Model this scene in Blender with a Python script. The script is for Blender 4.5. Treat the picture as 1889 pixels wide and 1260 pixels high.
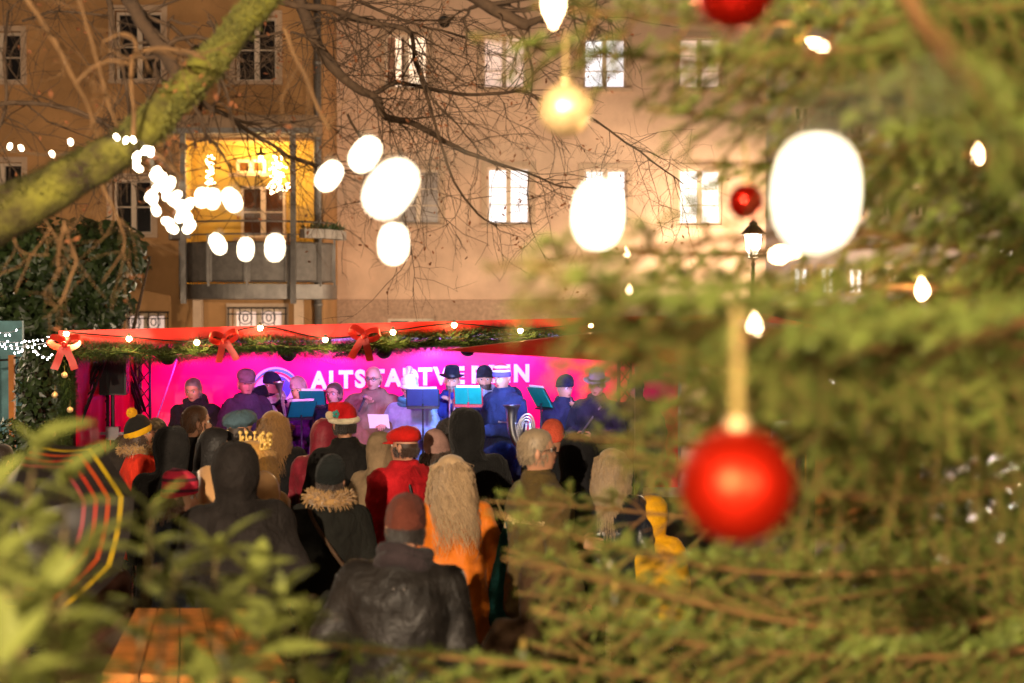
import bpy, math, random
import numpy as np
from mathutils import Vector, Matrix, noise

# ------------------------------------------------------------------ scene, camera, world
for o in list(bpy.data.objects): bpy.data.objects.remove(o)
SC = bpy.context.scene
COL = SC.collection
CAMZ, FPX, HOR = 2.42, 2624.0, 570.0
PITCH = math.atan((630 - HOR) / FPX)
cam = bpy.data.cameras.new('camera'); camo = bpy.data.objects.new('camera', cam); COL.objects.link(camo)
camo.location = (0, 0, CAMZ); camo.rotation_euler = (math.pi / 2 - PITCH, 0, 0)
cam.lens = 50; cam.sensor_width = 36; cam.clip_start = 0.05; cam.clip_end = 500
cam.dof.use_dof = True; cam.dof.focus_distance = 11.6; cam.dof.aperture_fstop = 1.8
SC.camera = camo

W = bpy.data.worlds.new('World'); SC.world = W; W.use_nodes = True
wn = W.node_tree.nodes; wl = W.node_tree.links
for n in list(wn): wn.remove(n)
wo = wn.new('ShaderNodeOutputWorld'); bg = wn.new('ShaderNodeBackground'); bg2 = wn.new('ShaderNodeBackground')
sky = wn.new('ShaderNodeTexSky'); sky.sky_type = 'NISHITA'; sky.sun_disc = False
sky.sun_elevation = math.radians(-4); sky.sun_rotation = math.radians(200)
ad = wn.new('ShaderNodeAddShader')
wl.new(sky.outputs[0], bg.inputs[0]); bg.inputs[1].default_value = 0.01
bg2.inputs[0].default_value = (1.0, 0.62, 0.36, 1); bg2.inputs[1].default_value = 0.04   # town glow on the low cloud
wl.new(bg.outputs[0], ad.inputs[0]); wl.new(bg2.outputs[0], ad.inputs[1]); wl.new(ad.outputs[0], wo.inputs[0])
SC.view_settings.view_transform = 'Standard'; SC.view_settings.look = 'None'
SC.view_settings.exposure = 1.0; SC.view_settings.gamma = 1; SC.view_settings.use_curve_mapping = False
SC.cycles.use_denoising = True; SC.cycles.max_bounces = 6; SC.cycles.sample_clamp_indirect = 4.0
SC.cycles.caustics_reflective = False; SC.cycles.caustics_refractive = False

R = random.Random(7); NR = np.random.default_rng(11)
def P(x, y, d):
    u = (x - 944.5) / FPX; v = (630 - y) / FPX
    t = d / (math.cos(PITCH) + v * math.sin(PITCH))
    return Vector((t * u, d, CAMZ + t * (v * math.cos(PITCH) - math.sin(PITCH))))
def PX(px, d): return d / FPX * px          # size in metres of px photo pixels at distance d
def lin(h):
    h = h.lstrip('#'); c = [int(h[i:i + 2], 16) / 255 for i in (0, 2, 4)]
    return tuple((x / 12.92 if x <= .04045 else ((x + .055) / 1.055) ** 2.4) for x in c)

# ------------------------------------------------------------------ materials
def M(name, c, rough=.6, metal=0., var=.15, vs=8., bump=0., bs=60., emit=None, es=0., coat=0., sheen=0., island=0., c2=None, stretch=None, trans=0., spec=.5):
    m = bpy.data.materials.new(name); m.use_nodes = True
    nt = m.node_tree; N = nt.nodes; L = nt.links; b = N['Principled BSDF']
    if isinstance(c, str): c = lin(c)
    if isinstance(c2, str): c2 = lin(c2)
    b.inputs['Roughness'].default_value = rough; b.inputs['Metallic'].default_value = metal
    b.inputs['Coat Weight'].default_value = coat; b.inputs['Sheen Weight'].default_value = sheen
    b.inputs['Specular IOR Level'].default_value = spec
    if trans: b.inputs['Transmission Weight'].default_value = trans
    if emit is not None:
        b.inputs['Emission Color'].default_value = (*emit, 1); b.inputs['Emission Strength'].default_value = es
    tc = N.new('ShaderNodeTexCoord'); mp = N.new('ShaderNodeMapping'); L.new(tc.outputs['Object'], mp.inputs[0])
    if stretch: mp.inputs['Scale'].default_value = stretch
    if var > 0 or c2 is not None:
        nz = N.new('ShaderNodeTexNoise'); nz.inputs['Scale'].default_value = vs; nz.inputs['Detail'].default_value = 5
        nz.inputs['Roughness'].default_value = .65
        L.new(mp.outputs[0], nz.inputs[0])
        mx = N.new('ShaderNodeMix'); mx.data_type = 'RGBA'
        lo = tuple(max(0, v * (1 - var)) for v in c); hi = c2 if c2 is not None else tuple(min(1, v * (1 + var)) for v in c)
        mx.inputs[6].default_value = (*lo, 1); mx.inputs[7].default_value = (*hi, 1)
        mr = N.new('ShaderNodeMapRange'); mr.inputs[1].default_value = .32; mr.inputs[2].default_value = .68
        L.new(nz.outputs[0], mr.inputs[0])
        src = mr.outputs[0]
        if island > 0:
            g = N.new('ShaderNodeNewGeometry'); m2 = N.new('ShaderNodeMix'); m2.data_type = 'FLOAT'; m2.inputs[0].default_value = island
            L.new(mr.outputs[0], m2.inputs[2]); L.new(g.outputs['Random Per Island'], m2.inputs[3]); src = m2.outputs[0]
        L.new(src, mx.inputs[0]); L.new(mx.outputs[2], b.inputs['Base Color'])
    else: b.inputs['Base Color'].default_value = (*c, 1)
    if bump > 0:
        n2 = N.new('ShaderNodeTexNoise'); n2.inputs['Scale'].default_value = bs; n2.inputs['Detail'].default_value = 4
        L.new(mp.outputs[0], n2.inputs[0])
        bp = N.new('ShaderNodeBump'); bp.inputs['Strength'].default_value = bump; bp.inputs['Distance'].default_value = .01
        L.new(n2.outputs[0], bp.inputs['Height']); L.new(bp.outputs[0], b.inputs['Normal'])
    return m

# ------------------------------------------------------------------ mesh helpers
def link(o, parent=None):
    COL.objects.link(o)
    if parent is not None: o.parent = parent
    return o
def empty(name, loc=(0, 0, 0), label=None, cat=None, group=None, rz=0, parent=None):
    o = bpy.data.objects.new(name, None); o.location = loc; o.rotation_euler = (0, 0, rz); o.empty_display_size = .1
    link(o, parent); return tag(o, label, cat, group)
def tag(o, label=None, cat=None, group=None, kind=None):
    if label: o['label'] = label
    if cat: o['category'] = cat
    if group: o['group'] = group
    if kind: o['kind'] = kind
    return o
def npmesh(name, V, F, mat, parent=None, smooth=True, kind=None):
    me = bpy.data.meshes.new(name); me.from_pydata(V, [], F); me.update()
    if smooth: me.shade_smooth()
    for m in (mat if isinstance(mat, (list, tuple)) else [mat]): me.materials.append(m)
    o = bpy.data.objects.new(name, me); link(o, parent)
    if kind: o['kind'] = kind
    return o
class MB:
    def __init__(s): s.v = []; s.f = []; s.mi = []; s.cur = 0
    def add(s, V, F):
        n = len(s.v); s.v.extend([tuple(map(float, p)) for p in V])
        for f in F: s.f.append(tuple(int(i) + n for i in f)); s.mi.append(s.cur)
        return s
    def box(s, a, b):
        x0, y0, z0 = a; x1, y1, z1 = b
        return s.add([(x0, y0, z0), (x1, y0, z0), (x1, y1, z0), (x0, y1, z0), (x0, y0, z1), (x1, y0, z1), (x1, y1, z1), (x0, y1, z1)],
                     [(0, 3, 2, 1), (4, 5, 6, 7), (0, 1, 5, 4), (1, 2, 6, 5), (2, 3, 7, 6), (3, 0, 4, 7)])
    def obox(s, c, ax, ay, az):
        c, ax, ay, az = map(Vector, (c, ax, ay, az))
        V = [c + sx * ax + sy * ay + sz * az for sz in (-1, 1) for sx, sy in ((-1, -1), (1, -1), (1, 1), (-1, 1))]
        return s.add(V, [(0, 3, 2, 1), (4, 5, 6, 7), (0, 1, 5, 4), (1, 2, 6, 5), (2, 3, 7, 6), (3, 0, 4, 7)])
    def bar(s, a, b, r, up=(0, 0, 1)):
        a, b = Vector(a), Vector(b); d = (b - a); L = d.length / 2; d.normalize(); u = Vector(up)
        if abs(d.dot(u)) > .95: u = Vector((1, 0, 0))
        x = d.cross(u).normalized(); y = d.cross(x)
        r2 = r if isinstance(r, (tuple, list)) else (r, r)
        return s.obox((a + b) / 2, x * r2[0], y * r2[1], d * L)
    def tube(s, pts, rad, n=8, cap=True):
        pts = [Vector(p) for p in pts]
        if not isinstance(rad, (list, tuple, np.ndarray)): rad = [rad] * len(pts)
        T = [(pts[min(i + 1, len(pts) - 1)] - pts[max(i - 1, 0)]).normalized() for i in range(len(pts))]
        u = Vector((0, 0, 1)) if abs(T[0].z) < .9 else Vector((1, 0, 0))
        x = T[0].cross(u).normalized(); V = []
        for p, t, r in zip(pts, T, rad):
            x = (x - t * x.dot(t)).normalized(); y = t.cross(x)
            for k in range(n):
                a = 2 * math.pi * k / n; V.append(p + (x * math.cos(a) + y * math.sin(a)) * r)
        F = []
        for i in range(len(pts) - 1):
            for k in range(n):
                k2 = (k + 1) % n; F.append((i * n + k, i * n + k2, (i + 1) * n + k2, (i + 1) * n + k))
        if cap:
            F.append(tuple(range(n))[::-1]); F.append(tuple((len(pts) - 1) * n + k for k in range(n)))
        return s.add(V, F)
    def lathe(s, prof, c=(0, 0, 0), n=16, axis=None, sq=(1, 1)):
        # prof: list of (r, h) along axis (default z)
        c = Vector(c); ax = Vector(axis or (0, 0, 1)).normalized(); u = Vector((1, 0, 0)) if abs(ax.x) < .9 else Vector((0, 1, 0))
        x = (u - ax * u.dot(ax)).normalized(); y = ax.cross(x); V = []; F = []
        for r, h in prof:
            for k in range(n):
                a = 2 * math.pi * k / n; V.append(c + ax * h + (x * math.cos(a) * sq[0] + y * math.sin(a) * sq[1]) * max(r, 1e-4))
        for i in range(len(prof) - 1):
            for k in range(n):
                k2 = (k + 1) % n; F.append((i * n + k, i * n + k2, (i + 1) * n + k2, (i + 1) * n + k))
        F.append(tuple(range(n))[::-1]); F.append(tuple((len(prof) - 1) * n + k for k in range(n)))
        return s.add(V, F)
    def ball(s, c, r, n=16, m=10):
        r3 = r if isinstance(r, (tuple, list)) else (r, r, r); c = Vector(c); V = []; F = []
        for i in range(m + 1):
            t = math.pi * i / m
            for k in range(n):
                a = 2 * math.pi * k / n
                V.append((c.x + r3[0] * math.sin(t) * math.cos(a), c.y + r3[1] * math.sin(t) * math.sin(a), c.z + r3[2] * math.cos(t)))
        for i in range(m):
            for k in range(n):
                k2 = (k + 1) % n; F.append((i * n + k, (i + 1) * n + k, (i + 1) * n + k2, i * n + k2))
        return s.add(V, F)
    def rings(s, RG, closed=True, cap=True):
        n = len(RG[0]); V = [p for r in RG for p in r]; F = []
        for i in range(len(RG) - 1):
            for k in range(n if closed else n - 1):
                k2 = (k + 1) % n; F.append((i * n + k, i * n + k2, (i + 1) * n + k2, (i + 1) * n + k))
        if cap and closed:
            F.append(tuple(range(n))[::-1]); F.append(tuple((len(RG) - 1) * n + k for k in range(n)))
        return s.add(V, F)
    def ext(s, poly, a, b):   # prism: 2D polygon points already 3D, extruded by vector b-a
        n = len(poly); d = Vector(b) - Vector(a); V = [Vector(p) for p in poly] + [Vector(p) + d for p in poly]
        return s.add(V, [tuple(range(n))[::-1], tuple(range(n, 2 * n))] + [(k, (k + 1) % n, n + (k + 1) % n, n + k) for k in range(n)])
    def map(s, fn, start=0):
        for i in range(start, len(s.v)): s.v[i] = tuple(fn(Vector(s.v[i])))
        return s
    def build(s, name, mat, parent=None, smooth=False, kind=None):
        o = npmesh(name, s.v, s.f, mat, parent, smooth, kind)
        if isinstance(mat, (list, tuple)): o.data.polygons.foreach_set('material_index', s.mi)
        return o
def copy_tree(o, parent=None):
    c = o.copy(); COL.objects.link(c); c.parent = parent
    for ch in list(o.children): copy_tree(ch, c)
    return c
def recenter(o, c):          # put a mesh object's origin at c
    c = Vector(c); o.data.transform(Matrix.Translation(-c)); o.location = c; return o
def smooth_path(pts, k=4):
    pts = [Vector(p) for p in pts]; out = []
    for i in range(len(pts) - 1):
        p0, p1, p2, p3 = pts[max(i - 1, 0)], pts[i], pts[i + 1], pts[min(i + 2, len(pts) - 1)]
        for j in range(k):
            t = j / k
            out.append(.5 * ((2 * p1) + (p2 - p0) * t + (2 * p0 - 5 * p1 + 4 * p2 - p3) * t * t + (3 * p1 - p0 - 3 * p2 + p3) * t ** 3))
    out.append(pts[-1]); return out
def lerps(a, n):
    return list(np.interp(np.linspace(0, 1, n), np.linspace(0, 1, len(a)), a))
def text_mesh(txt, size, mat, name, parent, bold=.0, align='LEFT', thick=.001):
    cu = bpy.data.curves.new('t', 'FONT'); cu.body = txt; cu.size = size; cu.offset = bold; cu.align_x = align; cu.extrude = thick; cu.resolution_u = 4
    to = bpy.data.objects.new('t', cu); COL.objects.link(to)
    dg = bpy.context.evaluated_depsgraph_get(); me = bpy.data.meshes.new_from_object(to.evaluated_get(dg))
    bpy.data.objects.remove(to); bpy.data.curves.remove(cu)
    me.materials.clear(); me.materials.append(mat)
    o = bpy.data.objects.new(name, me); link(o, parent); return o
def point(name, loc, col, watts, parent=None, r=.08):
    l = bpy.data.lights.new(name, 'POINT'); l.energy = watts; l.color = col; l.shadow_soft_size = r
    o = bpy.data.objects.new(name, l); o.location = loc; link(o, parent); return o

WARM = (1.0, .77, .53)
m_plaster_r = M('plaster_beige', '#cdaa90', .9, var=.22, vs=.7, bump=.5, bs=70)
m_plaster_l = M('plaster_ochre', '#a87c4e', .9, var=.25, vs=.8, bump=.5, bs=60)
m_plinth = M('rough_plinth', '#a98a74', .95, var=.25, vs=14, bump=.9, bs=25)
m_trim = M('stone_trim', '#b79a80', .85, var=.1, vs=5, bump=.2)
m_wfr = M('window_paint', '#cdb7a0', .5, var=.06)
m_glass_dark = M('dark_glass', (.012, .011, .012), .08, var=.0)
m_glass_lit = M('lit_pane', '#d8d8e0', .3, var=.04, emit=(.97, .95, 1.0), es=.6)
m_glass_warm = M('lit_pane_warm', '#d8a878', .3, var=.05, emit=(1., .74, .5), es=.75)
m_glass_dim = M('lit_pane_dim', '#c8a898', .3, var=.25, vs=5, emit=(.95, .68, .55), es=.35)
m_zinc = M('zinc_grey', '#6c6661', .45, metal=.6, var=.2, vs=6, bump=.2, bs=30)
m_iron = M('black_iron', '#171513', .5, metal=.5, var=.2)
m_wood = M('warm_wood', '#c4782e', .55, var=.35, vs=3, bump=.3, bs=20, stretch=(1, 12, 1))
m_deck = M('deck_wood', '#4a3c38', .35, var=.35, vs=5, bump=.3, bs=20, stretch=(1, 8, 1))
m_red = M('red_tarpaulin', '#d0190f', .5, var=.12, vs=4, bump=.25, bs=6)
m_cable_w = M('grey_cable', '#5a564c', .5, var=.1)
m_cable_b = M('black_cable', '#101010', .5, var=.1)
m_led = M('white_led', (1, 1, 1), .4, var=0, emit=(1.0, .84, .58), es=14)
m_ledw = M('small_white_led', (1, 1, 1), .4, var=0, emit=(1.0, .90, .95), es=60)
m_warmbulb = M('warm_bulb', (1, .8, .5), .4, var=0, emit=(1.0, .62, .26), es=70)
m_candle = M('candle_flame_bulb', (1, .8, .6), .4, var=0, emit=(1.0, .66, .34), es=16)
m_gold = M('gold_bauble', '#f0cf98', .34, metal=.5, var=.1)
m_redball = M('red_bauble', '#c01a0c', .2, metal=.85, var=.08, vs=3)
m_redmatt = M('matt_red_bauble', '#d8260c', .4, metal=.85, var=.06, vs=3)
m_goldrib = M('gold_ribbon', '#7a6420', .5, metal=.2, var=.1)
m_bow = M('red_ribbon', '#d8250f', .45, var=.1, sheen=.3)
m_needle = M('fir_needle', (.03, .058, .012), .5, var=.4, vs=5, c2=(.24, .29, .055), island=.35, spec=.2)
m_garl = M('garland_needle', (.018, .045, .012), .5, var=.4, vs=5, c2=(.07, .12, .03), island=.6)
m_twig = M('fir_twig', '#6b4a22', .8, var=.3, vs=20, bump=.3)
m_leaf = M('laurel_leaf', (.04, .07, .01), .45, var=.35, vs=4, c2=(.24, .25, .055), island=.5, spec=.3)
m_ivy = M('ivy_leaf', (.012, .028, .008), .4, var=.4, vs=2, c2=(.05, .085, .022), island=.7)
m_stem = M('shrub_stem', '#5a4a26', .8, var=.3)
m_bark = M('bark', '#4a3827', .9, var=.4, vs=12, bump=.8, bs=30)
m_bark_pale = M('pale_twig_bark', '#6a4d2c', .85, var=.3, vs=10, bump=.4)
m_moss = M('mossy_bark', '#3a2a18', .95, var=.4, vs=6, c2='#7c7a26', bump=1.0, bs=45)
m_dry = M('dry_leaf', '#8a5330', .8, var=.4, vs=6, island=.6)
m_black = M('black_plastic', '#0e0e0f', .5, var=.15)
m_mesh = M('speaker_grille', '#141313', .7, var=.3, vs=200, bump=.6, bs=400)
m_alu = M('aluminium', '#9a9aa0', .3, metal=.9, var=.1)
m_silver = M('silver_plate', '#d0d0d4', .3, metal=1, var=.05)
m_brass = M('brass', '#c09a40', .22, metal=1, var=.08)
m_white = M('white_print', '#eeeeee', .45, var=.03)
m_paper = M('sheet_paper', '#e8e4dc', .7, var=.04)
# ------------------------------------------------------------------ ground
g = MB(); g.add([(-150, -60, 0), (150, -60, 0), (150, 250, 0), (-150, 250, 0)], [(0, 1, 2, 3)])
m_ground = M('wet_asphalt', '#2b2724', .3, var=.35, vs=2.5, bump=.6, bs=22)
ground = tag(g.build('ground', m_ground), kind='structure')
# cobble setts laid over the square where the crowd stands
m_sett = M('wet_cobble', '#3d3733', .6, var=.35, vs=3, bump=.4, bs=40, island=.6)
sv, sf = [], []
for iy in range(70):
    for ix in range(84):
        x = -5 + ix * .12 + (iy % 2) * .06; y = 4.4 + iy * .12
        if y > 12.75: continue
        w, l = .053 + R.uniform(-.004, .003), .053 + R.uniform(-.004, .003); h = .022 + R.uniform(-.004, .004)
        n = len(sv)
        sv += [(x - w, y - l, .004), (x + w, y - l, .004), (x + w, y + l, .004), (x - w, y + l, .004),
               (x - w * .75, y - l * .75, h), (x + w * .75, y - l * .75, h), (x + w * .75, y + l * .75, h), (x - w * .75, y + l * .75, h)]
        sf += [(n + a, n + b, n + c, n + d) for a, b, c, d in ((4, 5, 6, 7), (0, 1, 5, 4), (1, 2, 6, 5), (2, 3, 7, 6), (3, 0, 4, 7))]
npmesh('cobblestones', sv, sf, m_sett, ground, False, 'stuff')

# ------------------------------------------------------------------ buildings
def wall_holes(mb, x0, x1, z0, z1, y, holes, depth=.18):
    xs = sorted({x0, x1, *[h[0] for h in holes], *[h[1] for h in holes]}); zs = sorted({z0, z1, *[h[2] for h in holes], *[h[3] for h in holes]})
    for i in range(len(xs) - 1):
        for j in range(len(zs) - 1):
            cx, cz = (xs[i] + xs[i + 1]) / 2, (zs[j] + zs[j + 1]) / 2
            if any(h[0] < cx < h[1] and h[2] < cz < h[3] for h in holes): continue
            mb.add([(xs[i], y, zs[j]), (xs[i + 1], y, zs[j]), (xs[i + 1], y, zs[j + 1]), (xs[i], y, zs[j + 1])], [(0, 1, 2, 3)])
    for a, b, c, d in holes:
        Y = y + depth
        mb.add([(a, y, c), (a, Y, c), (a, Y, d), (a, y, d)], [(0, 1, 2, 3)]); mb.add([(b, y, c), (b, Y, c), (b, Y, d), (b, y, d)], [(3, 2, 1, 0)])
        mb.add([(a, y, c), (b, y, c), (b, Y, c), (a, Y, c)], [(0, 1, 2, 3)]); mb.add([(a, y, d), (b, y, d), (b, Y, d), (a, Y, d)], [(3, 2, 1, 0)])
def window(parent, x0, x1, z0, z1, y, pane, rows=3, surround=True, depth=.18, curtain=None):
    f = MB(); w = .055; yf = y + depth - .07; yb = y + depth + .01; xc = (x0 + x1) / 2
    f.box((x0, yf, z0), (x0 + w, yb, z1)); f.box((x1 - w, yf, z0), (x1, yb, z1))
    f.box((x0 + w, yf, z0), (x1 - w, yb, z0 + w)); f.box((x0 + w, yf, z1 - w), (x1 - w, yb, z1))
    f.box((xc - .05, yf - .01, z0 + w), (xc + .05, yb, z1 - w))
    hs = [z0 + w + (z1 - z0 - 2 * w) * k / rows for k in range(rows + 1)]
    for k in range(1, rows):
        for a, b in ((x0 + w, xc - .05), (xc + .05, x1 - w)): f.box((a, yf + .02, hs[k] - .013), (b, yb - .01, hs[k] + .013))
    wo_ = f.build('window', m_wfr, parent)
    for a, b in ((x0 + w, xc - .05), (xc + .05, x1 - w)):
        for k in range(rows):
            p = MB(); p.box((a, yf + .045, hs[k] + (.013 if k else 0)), (b, yf + .05, hs[k + 1] - (.013 if k < rows - 1 else 0))); p.build('pane', pane, wo_)
    s = MB(); s.box((x0 - .12, y - .09, z0 - .07), (x1 + .12, y + depth - .07, z0 - .003)); s.build('sill', m_trim, wo_)
    if surround:
        s = MB(); t = .11
        s.box((x0 - t, y - .025, z0), (x0 - .002, y + .02, z1 + t)); s.box((x1 + .002, y - .025, z0), (x1 + t, y + .02, z1 + t)); s.box((x0 - .002, y - .025, z1 + .002), (x1 + .002, y + .02, z1 + t))
        s.build('surround', m_trim, wo_)
    if curtain:
        c = MB(); n = 24
        for a, b in ((x0 + w, x0 + w + .17), (xc - .05 - .06, xc - .05)):
            V = []
            for i in range(n + 1):
                xx = a + (b - a) * i / n; yy = y + depth + .012 - .0
                V += [(xx, yf + .03 + .012 * math.sin(i * 2.1), z0 + w), (xx, yf + .03 + .012 * math.sin(i * 2.1), z1 - w)]
            c.add(V, [(2 * i, 2 * i + 2, 2 * i + 3, 2 * i + 1) for i in range(n)])
        c.build('curtain', curtain, wo_)
    return wo_
m_curtain = M('curtain_cloth', '#b08a74', .9, var=.15)
# right block (beige)
DB = 30.0
m_glass_refl = M('painted_reflection_pane', '#8a7a70', .25, var=.2, vs=4)  # pane colour stands in for the wall-toned reflection in the glass
house = empty('apartment_building', (0, DB, 0), 'beige plastered apartment building with lit white casement windows behind the stage', 'building')
def hx(x, d=DB): return P(x, 570, d).x
def hz(y, d=DB): return P(944, y, d).z
wins = []
for x, y0, y1, pane, cur in ((750, 62, 163, m_glass_warm, m_curtain), (930, 65, 163, m_glass_dim, None), (1115, 68, 163, m_glass_lit, None), (1290, 68, 163, m_glass_dim, None),
                        (772, 312, 414, m_glass_refl, None), (938, 308, 414, m_glass_lit, None), (1117, 311, 414, m_glass_lit, None), (1291, 311, 415, m_glass_lit, None)):
    wins.append((hx(x - 40), hx(x + 40), hz(y1), hz(y0), pane, cur))
for x in (750, 930, 1115, 1290): wins.append((hx(x - 40), hx(x + 40), hz(-80), hz(-180), m_glass_dark, None))
wb = MB(); XL, XR = -3.68, hx(1412)
bas = (hx(715), hx(800), hz(640), hz(588))
wall_holes(wb, XL, XR, hz(553), 12.5, 0, [w[:4] for w in wins])
w_ = wb.build('wall', m_plaster_r, house)
wb = MB(); wall_holes(wb, XL, XR, -.1, hz(553), -.06, [bas], .2)
wb.add([(XL, -.06, hz(553)), (XR, -.06, hz(553)), (XR, 0, hz(553)), (XL, 0, hz(553))], [(0, 1, 2, 3)])
wb.build('plinth', m_plinth, house)
wb = MB(); wb.add([(XR, 0, 0), (XR, 9, 0), (XR, 9, 12.5), (XR, 0, 12.5)], [(0, 1, 2, 3)]); wb.add([(XL, 0, 12.5), (XR, 0, 12.5), (XR, 9, 12.5), (XL, 9, 12.5)], [(0, 1, 2, 3)])
wb.build('side_wall', m_plaster_r, house)
for w in wins: window(house, *w[:4], 0, w[4], 3, True, .18, w[5])
window(house, *bas, -.06, m_glass_dark, 1, False, .2)
v = MB(); c = P(820, 40, DB); v.lathe([(.0, .02), (.10, .02), (.115, 0), (.13, .0), (.13, -.03), (.11, -.035), (.10, .0)], (c.x, -.003, c.z), 20, (0, 1, 0)); v.build('vent_hole', m_iron, house, True)
rf = MB(); rf.box((XL - .3, -.5, 12.51), (XR + .3, 10, 12.7)); rf.build('roof', m_zinc, house)
co = MB(); co.box((XL, -.10, hz(-20)), (XR, -.002, hz(-32))); co.build('string_course', m_trim, house)

# left block, protruding, with the round balcony
DL = 27.8
old = empty('corner_house', (0, DL, 0), 'dark ochre house with dim windows and a rounded balcony behind the bare tree', 'building')
lx = lambda x: P(x, 570, DL).x
lz = lambda y: P(944, y, DL).z
lw = [(lx(2 - 40), lx(2 + 40), lz(150), lz(58)), (lx(258 - 43), lx(258 + 43), lz(148), lz(20)), (lx(474 - 38), lx(474 + 38), lz(150), lz(30)),
      (lx(2 - 40), lx(2 + 40), lz(432), lz(300)), (lx(245 - 36), lx(245 + 36), lz(432), lz(330)), (lx(-220), lx(-140), lz(150), lz(20)),
      (lx(-220), lx(-140), lz(430), lz(310))]
BX0, BX1 = lx(332), lx(590); BZ0, BZ1 = lz(530), lz(258)          # the loggia opening behind the balcony
dw = (lx(428), lx(522), lz(640), lz(570)); gw = (lx(228), lx(305), lz(660), lz(578))
wb = MB(); wall_holes(wb, lx(-420), lx(597), -.1, 12.2, 0, lw + [(BX0, BX1, BZ0, BZ1), dw, gw], .2)
wb.add([(lx(597), 0, -.1), (lx(597), 2.2, -.1), (lx(597), 2.2, 12.2), (lx(597), 0, 12.2)], [(0, 1, 2, 3)])
wb.build('wall', m_plaster_l, old)
for w in lw: window(old, *w, 0, m_glass_dark, 2, True, .2)
m_yellow = M('yellow_loggia_plaster', '#cfae54', .85, var=.1, vs=2)
lg = MB(); Y2 = 1.1
lg.add([(BX0, Y2, BZ0), (BX1, Y2, BZ0), (BX1, Y2, BZ1), (BX0, Y2, BZ1)], [(0, 1, 2, 3)])
lg.add([(BX0, .2, BZ0), (BX0, Y2, BZ0), (BX0, Y2, BZ1), (BX0, .2, BZ1)], [(0, 1, 2, 3)]); lg.add([(BX1, .2, BZ0), (BX1, Y2, BZ0), (BX1, Y2, BZ1), (BX1, .2, BZ1)], [(3, 2, 1, 0)])
lg.add([(BX0, .2, BZ1), (BX1, .2, BZ1), (BX1, Y2, BZ1), (BX0, Y2, BZ1)], [(3, 2, 1, 0)]); lg.add([(BX0, .2, BZ0), (BX1, .2, BZ0), (BX1, Y2, BZ0), (BX0, Y2, BZ0)], [(0, 1, 2, 3)])
lg.build('loggia', m_yellow, old)
dY = Y2 - .2
window(old, P(446, 0, 29).x, P(528, 0, 29).x, P(0, 440, 29).z, P(0, 345, 29).z, dY, M('loggia_glass', '#4a2c18', .15, var=.3, vs=3), 2, False, .18)
window(old, P(438, 0, 29).x, P(492, 0, 29).x, P(0, 322, 29).z, P(0, 296, 29).z, dY, M('transom_glass', '#6a4320', .2, var=.2), 1, False, .18)
window(old, *dw, 0, m_glass_dim, 1, True, .2); window(old, *gw, 0, m_glass_dim, 1, False, .2)
for a, b, c, d in (dw, gw):                   # wrought-iron grilles with scrolls
    gr = MB(); n = 5; zt = d + .02; zb = c
    gr.bar((a - .08, -.06, zt), (b + .08, -.06, zt), .014); gr.bar((a - .08, -.06, zt - .12), (b + .08, -.06, zt - .12), .01)
    for i in range(n + 1): xx = a - .06 + (b - a + .12) * i / n; gr.bar((xx, -.06, zb), (xx, -.06, zt), .009)
    for i in range(2):
        cx = a + (b - a) * (.27 + .46 * i); cz = zt - .19
        gr.tube([(cx + .13 * math.cos(t / 16 * 2 * math.pi), -.06, cz + .13 * math.sin(t / 16 * 2 * math.pi)) for t in range(17)], .009, 5)
        gr.tube([(cx + .05 * math.cos(t / 10 * 2 * math.pi), -.06, cz + .07 * math.sin(t / 10 * 2 * math.pi)) for t in range(11)], .012, 5)
    gr.build('window_grille', m_iron, old)
dp = MB(); xx = lx(588); dp.tube([(xx, -.1, 0), (xx, -.1, 12)], .075, 10)
for z in (2.5, 4.8, 7.2, 9.6): dp.lathe([(.09, -.04), (.09, .04)], (xx, -.1, z), 10)
dp.build('drainpipe', m_zinc, old, True)
cn = MB(); cn.box((lx(300), -1.0, lz(256) + .02), (lx(596), -.002, lz(225))); cn.build('canopy_slab', M('canopy_plaster', '#8a7058', .9, var=.2, vs=3, bump=.3), old)
cn = MB(); cn.bar((lx(318), -1.35, lz(257)), (lx(596), -1.35, lz(257)), .05); cn.build('canopy_beam', m_zinc, old)
rf = MB(); rf.box((lx(-430), -.5, 12.21), (lx(597) + .3, 10, 12.4)); rf.build('roof', m_zinc, old)
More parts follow.
